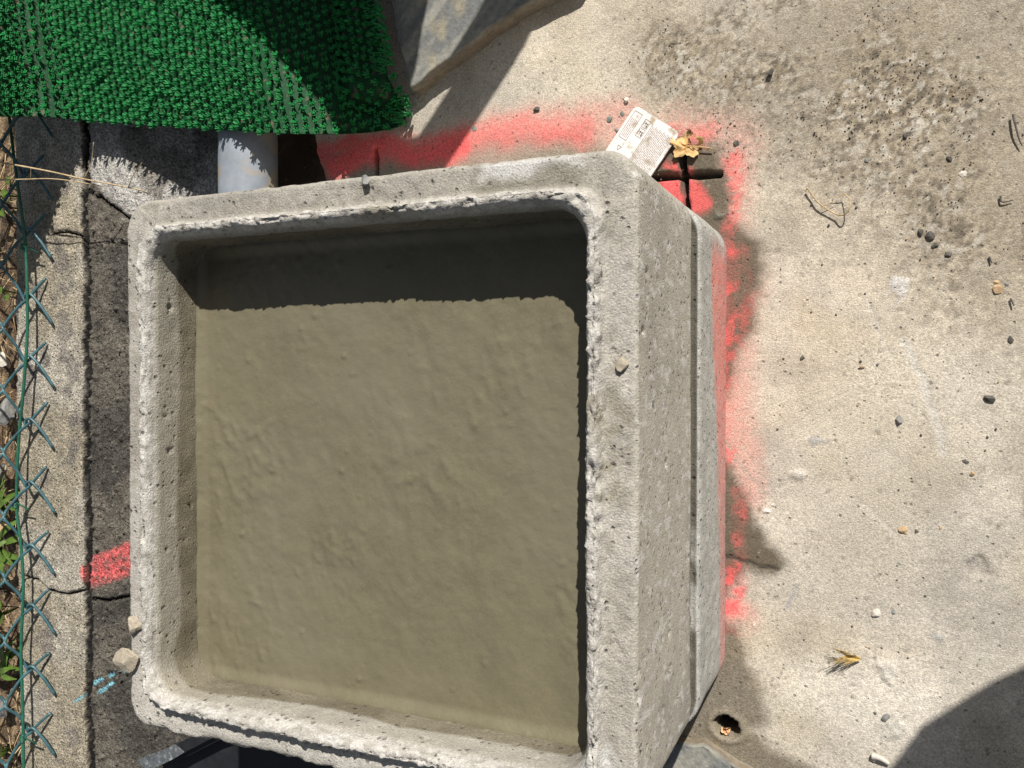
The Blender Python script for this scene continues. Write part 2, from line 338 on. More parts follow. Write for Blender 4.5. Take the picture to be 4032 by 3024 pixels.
# foreign scrape, pale dabs of mortar on the floor
for (x, y, r_, col_, hgt) in [(3548, 1136, .016, [.60, .59, .58], .002), (3159, 1860, .014, [.55, .52, .47], .003), (3842, 2235, .020, [.34, .31, .27], -.003), (3259, 1728, .014, [.33, .33, .33], .001),
                              (3487, 2646, .016, [.55, .52, .47], .003), (3694, 2502, .010, [.36, .36, .35], .001), 
                              (3640, 2340, .010, [.33, .31, .28], -.002), (3540, 2900, .022, [.50, .48, .43], .002), (2855, 822, .014, [.17, .18, .15], .005), ]:
    dd = np.linalg.norm(wp-P(x, y), axis=1); k = ss(r_*.75, r_*.3, dd+.028*(fbm(p3, 75, 3, 7)-.5)); z = z+hgt*k*(.5+fine); c = mix(c, col_, k*.7)
ground = mesh_obj('ground', np.c_[p2, z], grid_faces(len(XS), len(YS)), M_ground, col=c)
tag(ground, kind='structure')

# ------------------------------------------------------------------ old wall top, rough haunch, soil on the left
def strip(name, x0, x1, y0, y1, st, fn, mat, label=None, cat=None, kind=None):
    xs = np.arange(x0, x1+st/2, st); ys = np.arange(y0, y1+st/2, st); A, B = np.meshgrid(xs, ys, indexing='ij'); q = np.c_[A.ravel(), B.ravel()]
    zz, cc, q = fn(q); V = np.c_[q, zz]; o = mesh_obj(name, V, grid_faces(len(xs), len(ys)), mat, col=cc); return tag(o, label, cat, None, kind)
CRX = -1.302       # the joint between wall and haunch
WZ = .06
def jag(q, s): return .010*(fbm(np.c_[q*0, q[:, 1], q[:, 1]*0], 26, 4, s)-.5) if False else .016*(fbm(np.c_[np.zeros(len(q)), q[:, 1], np.zeros(len(q))], 24, 4, s)-.5)
def f_wall(q):
    q3 = np.c_[q, np.zeros(len(q))]; n1 = fbm(q3, 60, 4, 2); n2 = fbm(q3, 8, 3, 4); gr = pits(q3, 120, .5, .5, 12)
    edge = CRX-.0025+jag(q, 3)+.005*(n1-.5); left = -1.478+.012*(fbm(q3, 18, 3, 66)-.5)
    zz = WZ+.003*(n1-.5)+.0035*gr*.5
    cc = mix(np.tile([.34, .30, .225], (len(q), 1)), [.42, .385, .32], ss(.4, .65, n2)); cc *= (.55+.9*n1)[:, None]
    cc = mix(cc, [.58, .53, .44], ss(.2, .9, gr)*.35)
    cc = mix(cc, [.20, .18, .16], ss(.66, .74, fbm(q3, 20, 3, 8))*.7)
    for x, y in [(260, 740), (265, 1540), (285, 1660), (290, 1760), (230, 970), (180, 1420)]:
        d = np.linalg.norm(q-P(x, y, WZ), axis=1); cc = mix(cc, [.17, .155, .14], ss(.018, .008, d+.012*(n1-.5))*.75)
    for pts in ([(195, 920), (260, 915), (340, 935)], [(95, 2270), (150, 2285), (190, 2325), (260, 2340), (345, 2320)]):
        d = line_d(q+.006*(np.c_[n1, n2]-.5), pts, WZ); k = ss(.0030, .0012, d); zz = zz-.012*k; cc = mix(cc, [.05, .045, .04], k)
    for px, py, r in [(520, 2240, 0)]: pass
    k = ss(.012, 0, line_d(q+.01*(np.c_[n1, n2]-.5), [(325, 2240), (345, 2300)], WZ)); cc = mix(cc, PINK, k*.85)
    k = ss(.003, .001, line_d(q+.01*(np.c_[n1, n2]-.5), [(290, 2765), (340, 2740)], WZ)); cc = mix(cc, [.22, .55, .65], k*.9)
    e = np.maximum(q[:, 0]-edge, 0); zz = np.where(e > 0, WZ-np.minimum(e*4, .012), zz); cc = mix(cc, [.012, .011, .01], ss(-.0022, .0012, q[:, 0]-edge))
    e = np.maximum(left-q[:, 0], 0); zz = np.where(e > 0, zz-np.minimum(e*12, .16), zz)
    return zz, cc, q
strip('garden_wall', -1.492, CRX+.012, -1.3, 1.2, .0032, f_wall, M_rough, 'low weathered concrete wall with lichen spots running under the wire fence', 'wall')
def f_haunch(q):
    q3 = np.c_[q, np.zeros(len(q))]; n1 = fbm(q3, 70, 4, 22); n2 = fbm(q3, 7, 3, 24); gr = pits(q3, 95, .75, .60, 25); g2 = pits(q3, 170, .7, .55, 26)
    up0 = ss(.16, .30, q[:, 1])
    edge = CRX+.0035+jag(q, 3)+.014*(n1-.5)
    slope = ss(lerp(CRX, -1.23, up0), -1.05, q[:, 0]); up = ss(.16, .30, q[:, 1])
    zz = .050-(.05*up+.012*(1-up))*slope - .012*ss(-1.18, -1.03, q[:, 0])*(1-up) - .06*ss(-1.05, -1.02, q[:, 0])*up
    zz = zz+.006*gr+.0045*g2+.004*(n1-.5)
    dark = np.tile([.075, .069, .059], (len(q), 1)); dark = mix(dark, [.135, .12, .098], ss(.45, .62, n2)); dark = dark*(.5+1.0*n1)[:, None]
    dark = mix(dark, [.36, .33, .28], ss(.80, 1., g2)*.5); dark = mix(dark, [.40, .26, .15], pits(q3, 30, .12, .2, 28)*.8)
    cem = ss(.012, -.012, poly_sd(q+.02*(np.c_[n1, fbm(q3, 40, 3, 90)]-.5), [(345, 400), (1000, 400), (1000, 800), (640, 900), (500, 850), (385, 740), (350, 690)], .05))
    gcol = np.tile([.44, .425, .395], (len(q), 1))*(.75+.5*n1)[:, None]
    gcol = mix(gcol, [.24, .225, .20], ss(.4, .55, fbm(q3, 17, 3, 92))*ss(.008, -.008, poly_sd(q, [(480, 500), (900, 480), (900, 760), (640, 830), (560, 700)], .03)))
    cc = dark*(1-cem[:, None])+gcol*cem[:, None]; zz = zz-cem*(.006*gr+.002*g2)*.6
    k = ss(.033, .022, line_d(q+.012*(np.c_[n1, n2]-.5), [(350, 2255), (430, 2225), (520, 2190)], WZ-.01))
    cc = mix(cc, PINK*np.array([.8, 1, 1]), k*.92*(1-.6*ss(.5, .62, fbm(q3, 160, 2, 71))))
    for pts in ([(350, 2700), (380, 2680), (440, 2655)], [(370, 2735), (430, 2695)], [(455, 2668), (480, 2655)], [(350, 2680), (360, 2685)]):
        k = ss(.0045, .002, line_d(q+.008*(np.c_[n1, n2]-.5), pts, WZ-.005)); cc = mix(cc, [.22, .55, .65], k*.85*ss(.35, .5, fbm(q3, 110, 2, 5)))
    for pts in ([(345, 2350), (420, 2368), (500, 2350), (560, 2350)], [(350, 745), (430, 800), (520, 870)]):
        k = ss(.004, .0015, line_d(q+.01*(np.c_[n1, n2]-.5), pts, WZ-.01)); zz = zz-.010*k; cc = mix(cc, [.03, .025, .02], k)
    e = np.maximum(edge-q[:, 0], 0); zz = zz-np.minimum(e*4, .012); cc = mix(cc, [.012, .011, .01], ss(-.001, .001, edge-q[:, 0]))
    return zz, cc, q
strip('rough_concrete', CRX-.012, -1.01, -1.3, 1.2, .0032, f_haunch, M_rough, kind='structure')
def f_floor(q):
    q3 = np.c_[q, np.zeros(len(q))]; n1 = fbm(q3, 50, 4, 2); zz = -.03+.004*(n1-.5)
    cc = np.tile([.17, .15, .12], (len(q), 1))*(.6+.8*n1)[:, None]; return zz, cc, q
def f_soil(q):
    q3 = np.c_[q, np.zeros(len(q))]; st_ = np.c_[q[:, 0]*3, q[:, 1]*.9+.3*q[:, 0], np.zeros(len(q))]
    n1 = fbm(q3, 30, 4, 302); n2 = fbm(st_, 60, 3, 304); zz = -.055+.03*(fbm(q3, 9, 4, 300)-.5)+.012*(n1-.5)
    cc = mix(np.tile([.13, .085, .05], (len(q), 1)), [.34, .25, .15], ss(.45, .62, n2)); cc = mix(cc, [.055, .04, .028], ss(.55, .7, n1)); return zz, cc, q
strip('soil', -2.6, -1.44, -1.6, 1.5, .008, f_soil, M_rough, kind='structure')
far = MB(); far.add(prism([(-60, -60), (-2.5, -60), (-2.5, 60), (-60, 60)], -.4, -.07)); far.obj('field', material('field_earth', (.20, .15, .09), nscale=2, namp=.4)) ['kind'] = 'structure'
far = MB(); far.add(prism([(-2.5, -60), (-1.05, -60), (-1.05, -1.29), (-2.5, -1.29)], -.4, -.072)); far.add(prism([(-2.5, 1.19), (-1.05, 1.19), (-1.05, 60), (-2.5, 60)], -.4, -.072))
far.obj('ground', material('ground_earth', (.22, .17, .11), nscale=6, namp=.4)) ['kind'] = 'structure'

# ------------------------------------------------------------------ precast box sections
BCX, BCY, BH = -.491, -.107, .300
def ring(half, rad, nstr, ncor, cx=BCX, cy=BCY):
    out = []
    for k in range(4):
        a0 = k*math.pi/2-math.pi/4+math.pi/4
        # side k then corner k, going counter-clockwise from the +x side
        d = np.array([math.cos(a0), math.sin(a0)]); t = np.array([-d[1], d[0]])
        for s in np.linspace(-1, 1, nstr, endpoint=False): out.append((d*half+t*s*(half-rad), d))
        cc = d*(half-rad)+t*(half-rad)
        for s in np.linspace(0, math.pi/2, ncor, endpoint=False):
            n = d*math.cos(s)+t*math.sin(s); out.append((cc+n*rad, n))
    pos = np.array([o[0] for o in out])+[cx, cy]; nor = np.array([o[1] for o in out]); return pos, nor
def densify(prof, st):
    out = []
    for i in range(len(prof)-1):
        a = np.array(prof[i], float); b = np.array(prof[i+1], float); n = max(1, int(math.ceil(np.linalg.norm((b-a)[:2])/st)))
        for j in range(n): out.append(a+(b-a)*j/n)
    out.append(np.array(prof[-1], float)); return np.array(out)
def box_section(name, prof, disp, color, st=.0029, cx=BCX, cy=BCY, half=BH, r0=.032, r1=.034):
    pr = densify(prof, st); nstr = int(.54/st); ncor = 18
    rows = []
    for d, zz in pr[:, :2]:
        t = min(d/.046, 1); pos, nor = ring(half-d, lerp(r0, r1, t), nstr, ncor, cx, cy); rows.append(np.c_[pos, np.full(len(pos), zz)])
    A = np.array(rows).transpose(1, 0, 2)      # u, v, 3
    nu, nv = A.shape[:2]
    du = np.roll(A, -1, 0)-np.roll(A, 1, 0); dv = np.gradient(A, axis=1); N = np.cross(du, dv); N /= np.linalg.norm(N, axis=2, keepdims=True)+1e-12
    Vp = A.reshape(-1, 3); Nn = N.reshape(-1, 3); D = np.tile(pr[:, 0], nu); dl = disp(Vp, D, Nn)
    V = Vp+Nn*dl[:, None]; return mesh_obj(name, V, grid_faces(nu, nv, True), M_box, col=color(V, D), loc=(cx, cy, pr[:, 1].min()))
ZT, ZL, ZS = .420, .4365, .190
prof_up = [(.046, ZS+.007), (.003, ZS+.007), (0, ZS+.012), (0, ZT-.004), (.0035, ZT), (.0275, ZT), (.0288, ZT+.003), (.0300, ZL-.006), (.0325, ZL-.001), (.0355, ZL), (.040, ZL-.0005), (.0435, ZL-.003), (.0465, ZL-.010), (.0475, .34), (.0475, .22)]
def lipmask(V, D): return ss(.0270, .0305, D)*ss(ZL-.022, ZL-.012, V[:, 2])*ss(ZT-.004, ZT+.002, V[:, 2])
def disp_up(V, D, N):
    n1 = fbm(V, 45, 3, 401)-.5; n2 = fbm(V, 160, 3, 402)-.5; n3 = fbm(V, 9, 3, 403)-.5
    top = ss(ZT-.003, ZT, V[:, 2])*ss(.048, .045, D); lip = lipmask(V, D); led = top*(1-lip)
    d = .0009*n1+.0003*n2+.003*n3
    d = d+led*(.0016*(fbm(V, 150, 3, 404)-.5)+.0010*n1-.0022*pits(V, 105, .40, .36, 45))
    clump = pits(V, 95, .85, .75, 41); c2 = pits(V, 190, .8, .6, 43)
    lo = ss(.0455, .040, D); d = d+lip*((.0026*clump+.0022*c2)*(.35+.65*lo)-.0030-.0022*lo*pits(V, 130, .4, .5, 49)+.004*(fbm(V, 18, 3, 406)-.5)-.0035*lo*ss(.57, .68, fbm(V, 70, 3, 411)))
    side = (1-top)*(1-ss(.02, .03, D)); d = d-side*(.0035*pits(V*np.array([1, 1, .7]), 75, .30, .36, 46)+.0018*pits(V, 140, .4, .38, 47))
    inn = ss(.044, .047, D)*(1-lip); d = d-inn*.0035*pits(V, 80, .25, .42, 48)+inn*.002*n1
    # crumbling lower outer edge of the rim
    edge = np.exp(-((D-.001)/.006)**2)*ss(ZT-.018, ZT-.002, V[:, 2]); low = ss(-.385, -.40, V[:, 1])
    d = d-edge*low*np.maximum(0, .018*(fbm(V, 26, 4, 409)-.42)+.004*n2)-edge*(.006*np.maximum(0, n1-.02))
    return d
def col_up(V, D):
    n = len(V); n1 = fbm(V, 26, 4, 421); n2 = fbm(V, 120, 3, 422); n3 = fbm(V, 6, 3, 423)
    c = mix(np.tile([.40, .375, .325], (n, 1)), [.335, .315, .275], ss(.4, .62, n3)); sm = ss(.004, .001, D)*ss(.25, .28, V[:, 0]+.47); c = c*(1+(.48*(1-.6*sm))*(n1-.5))[:, None]*(.87+.26*n2)[:, None]*(1+.10*sm)[:, None]
    lip = lipmask(V, D); c = mix(c, [.56, .54, .50], lip*(.65+.35*ss(.35, .6, n2))); c = mix(c, [.30, .28, .24], lip*ss(.56, .66, fbm(V, 150, 2, 412))*.55); c = mix(c, [.36, .34, .30], lip*ss(.58, .66, fbm(V, 85, 3, 411))*.7)
    # brush-stroked pale runs on the right side face
    side = ss(.004, .001, D)*ss(.25, .28, V[:, 0]+.47)
    st = fbm(V*np.array([1, .9, 1])*np.array([1, 1, .35]), 190, 2, 430); c = mix(c, [.60, .59, .56], side*ss(.62, .70, st)*.8)
    top = ss(ZT-.003, ZT, V[:, 2])*(1-lip)*ss(.047, .044, D)
    c = mix(c, [.47, .445, .40], top*ss(.42, .62, fbm(V, 14, 4, 424))*.7)
    c = mix(c, [.27, .25, .21], top*ss(.60, .70, fbm(V, 55, 3, 426))*.6)
    q = V[:, :2]+.010*(np.c_[n1, n2]-.5)
    # grey-white slurry and damp patch at the top right, white smear at the bottom right, wet drips in the middle of the right rim
    c = mix(c, [.60, .59, .575], top*ss(.006, -.004, poly_sd(q, [(1900, 600), (2250, 570), (2300, 640), (2200, 640), (2080, 690), (1900, 700)], ZT))*.8)
    c = mix(c, [.22, .205, .165], top*ss(.008, -.006, poly_sd(q, [(2080, 700), (2180, 640), (2280, 650), (2310, 740), (2300, 780), (2100, 760), (1900, 790), (1850, 740)], ZT))*.8)
    c = mix(c, [.23, .21, .165], top*ss(.010, .002, line_d(q, [(2420, 1540), (2460, 1640), (2400, 1560)], ZT)+.004*(n2-.5))*.6)
    c = mix(c, [.27, .24, .18], (top+lip)*ss(.018, .004, line_d(q, [(2300, 1580), (2380, 1590), (2430, 1700), (2400, 1930)], ZT))*ss(.42, .6, n2)*.75)
    c = mix(c, [.27, .24, .18], lip*ss(.016, .006, np.minimum(line_d(q, [(1440, 850), (1500, 845)], ZL), line_d(q, [(2290, 1600), (2290, 1620)], ZL)))*.7)
    c = mix(c, [.60, .60, .59], (top+lip*.3)*ss(.006, -.006, poly_sd(q, [(2260, 2960), (2400, 2945), (2420, 3000), (2380, 3200), (2250, 3200)], ZT))*.7)
    low = ss(-.36, -.385, V[:, 1])*top; c = mix(c, [.56, .54, .49], low*.5)
    pt = pits(V, 120, .4, .42, 45)*top; c = mix(c, [.2, .185, .16], pt*.45)  # ledge pits darkened in colour for the shade they hold
    # inside: damp slurry coat up to a wavy tide line
    inn = ss(.043, .0465, D)
    tide = .388+.010*(fbm(V, 9, 3, 440)-.5)*2+.006*(n1-.5)+.012*ss(-.26, -.34, V[:, 1])*ss(-.55, -.7, V[:, 0])
    tide = tide+.022*ss(.12, .15, V[:, 1])
    wetm = inn*ss(.003, -.003, V[:, 2]-tide)
    c = mix(c, [.335, .31, .25], inn*(1-lip)*.85*ss(-.60, -.72, V[:, 0])); c = mix(c, mix(np.tile([.165, .145, .10], (n, 1)), [.23, .205, .15], ss(.4, .65, n1)), np.zeros(n)) if False else c*(1-wetm[:, None]*.96)+mix(np.tile([.160, .14, .095], (n, 1)), [.22, .195, .14], ss(.4, .65, n1))*wetm[:, None]*.96
    return c
upper = box_section('concrete_chamber_section', prof_up, disp_up, col_up)
tag(upper, 'upper pale grey precast concrete box section with rough raised inner rim, filled with mortar', 'concrete box', 'stacked precast concrete box sections')
prof_lo = [(.047, .02), (.0475, ZS-.010), (.03, ZS-.005), (.006, ZS-.005), (.001, ZS-.010), (0, ZS-.016), (0, .012), (.002, .004), (.002, -.01)]
prof_lo = prof_lo[::-1]; prof_lo = prof_lo[::-1]
def disp_lo(V, D, N):
    d = .003*(fbm(V, 9, 3, 503)-.5)+.0018*(fbm(V, 60, 3, 504)-.5)-.002*pits(V*np.array([1, 1, .7]), 85, .10, .33, 46)
    e = ss(ZS-.03, ZS-.012, V[:, 2]); return d+e*.005*(fbm(V, 50, 3, 508)-.5)
def col_lo(V, D):
    n1 = fbm(V, 26, 4, 521); n2 = fbm(V, 150, 3, 522); c = np.tile([.42, .415, .385], (len(V), 1))*(.84+.3*n1)[:, None]
    st = fbm(V*np.array([1, .9, .35]), 150, 3, 530); c = mix(c, [.58, .57, .54], ss(.5, .68, st)*.6)
    right = ss(-.23, -.20, V[:, 0]); y = V[:, 1]
    top = .125-.045*ss(.12, -.12, y)-.022*ss(-.12, -.3, y)+.006*(fbm(V, 15, 3, 533)-.5)
    k = right*ss(top, top-.022, V[:, 2])*ss(.17, .13, y)*lerp(.62, 1., ss(-.22, .02, y)); k = k*(1-.45*ss(.52, .66, n2))
    c = mix(c, [.74, .24, .20], k*.85); c = mix(c, [.30, .28, .24], ss(.012, .002, V[:, 2])*.6)
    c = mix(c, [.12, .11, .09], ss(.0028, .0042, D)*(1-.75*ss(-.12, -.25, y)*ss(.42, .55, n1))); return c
prof_lo = [(.002, -.01), (.002, .004), (0, .012), (0, ZS-.020), (.001, ZS-.014), (.004, ZS-.010), (.006, ZS-.012), (.03, ZS-.012), (.0475, ZS-.016), (.0475, .02)]
lower = box_section('concrete_chamber_section', prof_lo, disp_lo, col_lo, st=.0036, cx=BCX+.005, cy=BCY-.001, half=BH+.001, r0=.040, r1=.034)
tag(lower, 'lower concrete box section standing on the ground with sprayed red paint along its foot', 'concrete box', 'stacked precast concrete box sections')
def disp_j(V, D, N): return .006*(fbm(V, 40, 3, 601)-.5)+.004*ss(.5, .7, fbm(V, 14, 2, 603))*ss(-.1, -.3, V[:, 1])+.003*(fbm(V, 110, 3, 602)-.5)
def col_j(V, D):
    c = np.tile([.20, .185, .15], (len(V), 1))*(.6+.8*fbm(V, 70, 3, 605))[:, None]
    c = mix(c, [.10, .11, .08], ss(.02, .06, V[:, 1])*.6); return mix(c, [.42, .40, .36], ss(-.2, -.36, V[:, 1])*.6)
joint = box_section('mortar_joint', [(.007, ZS-.016), (.006, ZS), (.007, ZS+.014)], disp_j, col_j, st=.003)
joint.parent = upper; joint.location = Vector(joint.location)-Vector(upper.location)

# wet mortar fill
ZM = .3560
xs = np.arange(-.7465, -.2353, .0026); ys = np.arange(-.3625, .1485, .0026); A, B = np.meshgrid(xs, ys, indexing='ij')
q = np.c_[A.ravel(), B.ravel()]; q3 = np.c_[q, np.zeros(len(q))]
aniso = np.c_[q[:, 0]+.4*q[:, 1], (q[:, 1]-.4*q[:, 0])*.6, np.zeros(len(q))]
lump = ss(.42, .8, fbm(aniso, 120, 3, 701))*(.15+.85*ss(.45, .65, fbm(q3, 9, 3, 702))); sp = pits(q3, 60, .30, .22, 70)
zz = ZM+.0030*(fbm(aniso, 24, 3, 703)-.5)+.0015*lump+.0021*sp+.004*(fbm(q3, 6, 2, 704)-.5)
zz = zz+.0007*(fbm(q3, 150, 2, 706)-.5)+.0009*(fbm(q3, 60, 3, 707)-.5)+.0014*pits(q3, 110, .35, .30, 74)*ss(.42, .6, fbm(q3, 7, 3, 709))-.0006*ss(.010, 0, line_d(q+.05*(np.c_[fbm(q3, 9, 3, 5), fbm(q3, 9, 3, 6)]-.5), [(1600, 1200), (1650, 1500), (1590, 1900), (1580, 2300)], ZM))
dw = np.minimum(np.minimum(q[:, 0]-xs[0], xs[-1]-q[:, 0]), np.minimum(q[:, 1]-ys[0], ys[-1]-q[:, 1])); zz += (.003+.006*fbm(q3, 20, 3, 708))*ss(.016, .002, dw)
fill = mesh_obj('wet_mortar', np.c_[q, zz], grid_faces(len(xs), len(ys)), M_mortar, loc=(BCX, BCY, ZM))
tag(fill, 'smooth wet olive-brown mortar filling the concrete box almost to the brim', 'mortar')

# ------------------------------------------------------------------ stones
def rock(name, loc, size, mat, seed, flat=.6, ang=.35, aspect=1.0, rot=None, sub=2, parent=None):
    bm = bmesh.new(); bmesh.ops.create_icosphere(bm, subdivisions=sub, radius=1)
    r = random.Random(seed); cuts = [(Vector((r.uniform(-1, 1), r.uniform(-1, 1), r.uniform(-1, 1))).normalized(), r.uniform(.35, .75)) for _ in range(11)]
    for v in bm.verts:
        p = v.co.copy()
        for n, d in cuts:
            k = p.dot(n)
            if k > d: p -= n*(k-d)*(1-ang*.15)
        v.co = Vector((p.x*aspect, p.y, p.z*flat))*size*(1+.06*r.uniform(-1, 1))
    a = r.uniform(0, 6.28) if rot is None else rot
    bmesh.ops.rotate(bm, verts=bm.verts, cent=(0, 0, 0), matrix=Matrix.Rotation(a, 3, 'Z'))
    me = bpy.data.meshes.new(name); bm.to_mesh(me); bm.free(); me.materials.append(mat)
    me.polygons.foreach_set('use_smooth', [False]*len(me.polygons))
    o = bpy.data.objects.new(name, me); COL.objects.link(o); o.location = (loc[0], loc[1], loc[2]+size*flat*.55); return o
PX = .00036     # ground metres per photo pixel, roughly
named = [  # px, py, half size px, material, label
 (2465, 395, 14, 'white', 'pale cream pebble on the concrete just above the white card', .8),
 (2110, 432, 17, 'dark', 'dark crumbly stone at the upper edge of the pink stripe', .7),
 (2396, 470, 16, 'green', 'flat greenish slate chip left of the white card, largest of three', .3),
 (2450, 448, 13, 'green', 'small slate chip touching the upper left edge of the white card', .3),
 (2430, 512, 11, 'green', 'narrow upright slate splinter between pink stripe and white card', .3),
 (1868, 507, 14, 'green', 'slate chip on the pink stripe near the curved shadow', .3),
 (2900, 562, 13, 'dark', 'dark rounded stone right of the dry leaf and twig', .6),
 (3507, 438, 11, 'tan', 'tan pebble in the gritty patch at the upper right', .6),
 (3564, 533, 11, 'dark', 'black pebble with a white glint in the gritty dirt patch', .6),
 (3412, 633, 11, 'grey', 'round brownish grey pebble below the gritty dirt patch', .6),
 (3738, 625, 12, 'dark', 'dark pebble left of the white shell flake', .6),
 (3790, 682, 15, 'white', 'bright white shell flake near the right edge of the gritty patch', .3),
 (3624, 919, 15, 'dark', 'black angular stone, left of the pair below the gritty patch', .6),
 (3660, 931, 18, 'dark', 'biggest black stone of the cluster below the gritty patch', .6),
 (3681, 966, 13, 'dark', 'black stone with tan side, lowest of the dark cluster', .6),
 (3738, 1003, 13, 'dark', 'lone black angular stone right of the dark cluster', .6),
 (3548, 1136, 14, 'white', 'white lump of dried plaster stuck on a grey smear', .6),
 (3930, 1138, 18, 'tan', 'smooth cream pebble, largest of the little group at right edge', .5),
 (3922, 1113, 11, 'tan', 'yellow pebble touching the cream pebble at the right edge', .6),
 (3963, 1120, 9, 'grey', 'grey brown pebble beside the cream pebble at right edge', .6),
 (3160, 1407, 13, 'dark', 'dark grey stone alone on the bright middle concrete', .6),
 (3979, 1337, 12, 'dark', 'flat black flake near the right edge at mid height', .4),
 (3538, 1655, 24, 'grey', 'long rough dark grey stone standing out on mid right concrete', .6),
 (3896, 1570, 18, 'dark', 'crumbly dark clod near the right edge', .6),
 (3016, 2011, 17, 'white', 'white angular stone right of the damp stain', .7),
 (3042, 1987, 10, 'white', 'small whitish pebble above the white angular stone', .7),
 (2976, 2073, 10, 'green', 'small slate chip on the faded pink paint', .4),
 (3554, 2083, 15, 'tan', 'tan rough pebble beside a smooth orange one', .7),
 (3566, 2100, 9, 'tan', 'smooth orange pebble touching the tan rough pebble', .7),
 (3606, 2093, 12, 'dark', 'dark blue grey crescent stone right of the tan pebble', .4),
 (3704, 2077, 9, 'tan', 'lone small orange pebble on the right of the crescent stone', .7),
 (3802, 1818, 12, 'dark', 'dark blue grey chip with a pointed foot, right side', .4),
 (3827, 1866, 10, 'tan', 'cream pebble just below the pointed dark chip', .7),
 (3447, 2409, 18, 'white', 'white angular stone, left of a smooth grey one', .7),
 (3518, 2409, 12, 'grey', 'smooth round grey pebble right of the white angular stone', .7),
 (2972, 2458, 9, 'white', 'tiny white stone just below the lowest pink dab', .8),
 (3066, 2458, 7, 'grey', 'tiny grey pebble right of the lowest pink dab', .8),
 (3487, 2822, 18, 'grey', 'grey stone near the big shadow at the bottom right', .7),
 (3443, 2805, 9, 'dark', 'small black pebble left of the grey stone by the shadow', .7),
 (3313, 2895, 8, 'dark', 'small black pebble near the lower edge of the concrete', .7),
 (3012, 2288, 12, 'red', 'pink painted flake below the filled saw cut', .3),
 (3110, 2259, 7, 'white', 'tiny white stone at the tip of the damp stain', .8),
 (1430, 706, 13, 'rim', 'small round pebble sitting on the top rim of the concrete box', .9),
 (2555, 1425, 19, 'rimr', 'brown lump of mortar stuck on the right rim of the box', .7),
]
for i, (x, y, s, m_, lab, fl) in enumerate(named):
    if m_ == 'rim': rock('pebble', (*P(x, y, ZT+.008), ZT), .008, M_st['grey'], i, .9); o = bpy.data.objects[-1] if False else None; ob = COL.objects[-1]; tag(ob, lab, 'pebble'); continue
    if m_ == 'rimr': o = rock('mortar_crumb', (*P(2460, 1437, ZT), ZT-.002), .008, M_clay, i, .7); tag(o, lab, 'mortar lump'); continue
    nm = 'slate_chip' if m_ == 'green' else ('paint_flake' if m_ == 'red' else 'pebble')
    o = rock(nm, (*P(x, y), -.001), s*PX*.95, M_st[m_], i+3, fl, .5, 1.15 if s < 20 else .6, rot=None if s < 20 else .1)
    tag(o, lab, {'slate_chip': 'stone chip', 'paint_flake': 'paint flake', 'pebble': 'pebble'}[nm])
for (x, y, s, lab) in [(532, 2462, .0135, 'smaller clay lump on the left rim of the box'), (497, 2605, .021, 'flat tan clay lump hanging over the left rim of the box')]:
    o = rock('clay_lump', (*P(x, y, ZT+.004), ZT), s, M_clay, int(x), .45, .5, 1.1, sub=3); tag(o, lab, 'clay lump')
# loose small pebbles: nothing tells them apart
small = []
for k in range(46):
    x = rng.uniform(3050, 4000); y = rng.uniform(150, 2600)
    if y > 1900 and x > 3700: x -= 500
    small.append((x, y, rng.uniform(4, 6.5)))
src = {}
for k, (x, y, s) in enumerate(small):
    m_ = ['dark', 'dark', 'grey', 'tan'][k % 4]; key = (m_)
    if key not in src:
        o = src[key] = rock('pebble', (0, 0, 0), 1*PX, M_st[m_], 90+k, .7, .5)
        base = o
    else:
        base = src[key].copy(); COL.objects.link(base)
    base.location = (*P(x, y), s*PX*.3); base.scale = (s, s, s); base.rotation_euler = (0, 0, rng.uniform(0, 6))
    w_ = {'dark': 'dark', 'grey': 'grey', 'tan': 'orange tan'}[m_]
    tag(base, 'very small %s pebble scattered loose on the sunlit concrete' % w_, 'pebble', 'tiny %s pebbles scattered on the concrete' % w_)
# grit nobody could count
gv = []; gf = []
def grit_bit(x, y, r):
    o = len(gv); a = rng.uniform(0, 6.28); h = r*rng.uniform(.5, 1.1); e = rng.uniform(.6, 1)
    for k in range(4): gv.append((x+r*math.cos(a+k*1.57+rng.uniform(-.3, .3)), y+r*e*math.sin(a+k*1.57+rng.uniform(-.3, .3)), -.0015))
    gv.append((x+rng.uniform(-.3, .3)*r, y+rng.uniform(-.3, .3)*r, h))
    for k in range(4): gf.append((o+k, o+(k+1) % 4, o+4))
cand = rng.uniform([-.45, -.60], [.26, .66], (26000, 2)); cand3 = np.c_[cand, np.zeros(len(cand))]
dm = ss(.16, -.10, poly_sd(cand, [(2900, 180), (3300, -60), (3900, -100), (4100, 650), (4100, 1050), (3800, 900), (3500, 640), (3150, 560), (2980, 420)]))
dm = np.maximum(dm, .7*ss(.07, -.04, poly_sd(cand, [(2500, 120), (2900, 60), (3100, 380), (3000, 480), (2750, 430), (2560, 300)])))
keep = rng.uniform(0, 1, len(cand)) < np.clip(.02+.6*dm*ss(.4, .6, fbm(cand3, 16, 4, 131)), 0, 1)
for (x, y) in cand[keep]:
    if -.80 < x < -.188 and -.41 < y < .2: continue
    grit_bit(x, y, rng.uniform(.0006, .0019))
def grit_obj(sel, col_, nm):
    pass
cols = np.array([[.10, .085, .07], [.30, .25, .19], [.58, .54, .46], [.18, .16, .13], [.42, .30, .17]])
gc = np.repeat(cols[rng.choice(5, len(gv)//5, p=[.35, .25, .15, .18, .07])], 5, axis=0)
tag(mesh_obj('grit', gv, gf, M_slate, col=gc, smooth=False), 'fine loose grit and crumbs strewn over the concrete', 'grit', kind='stuff')

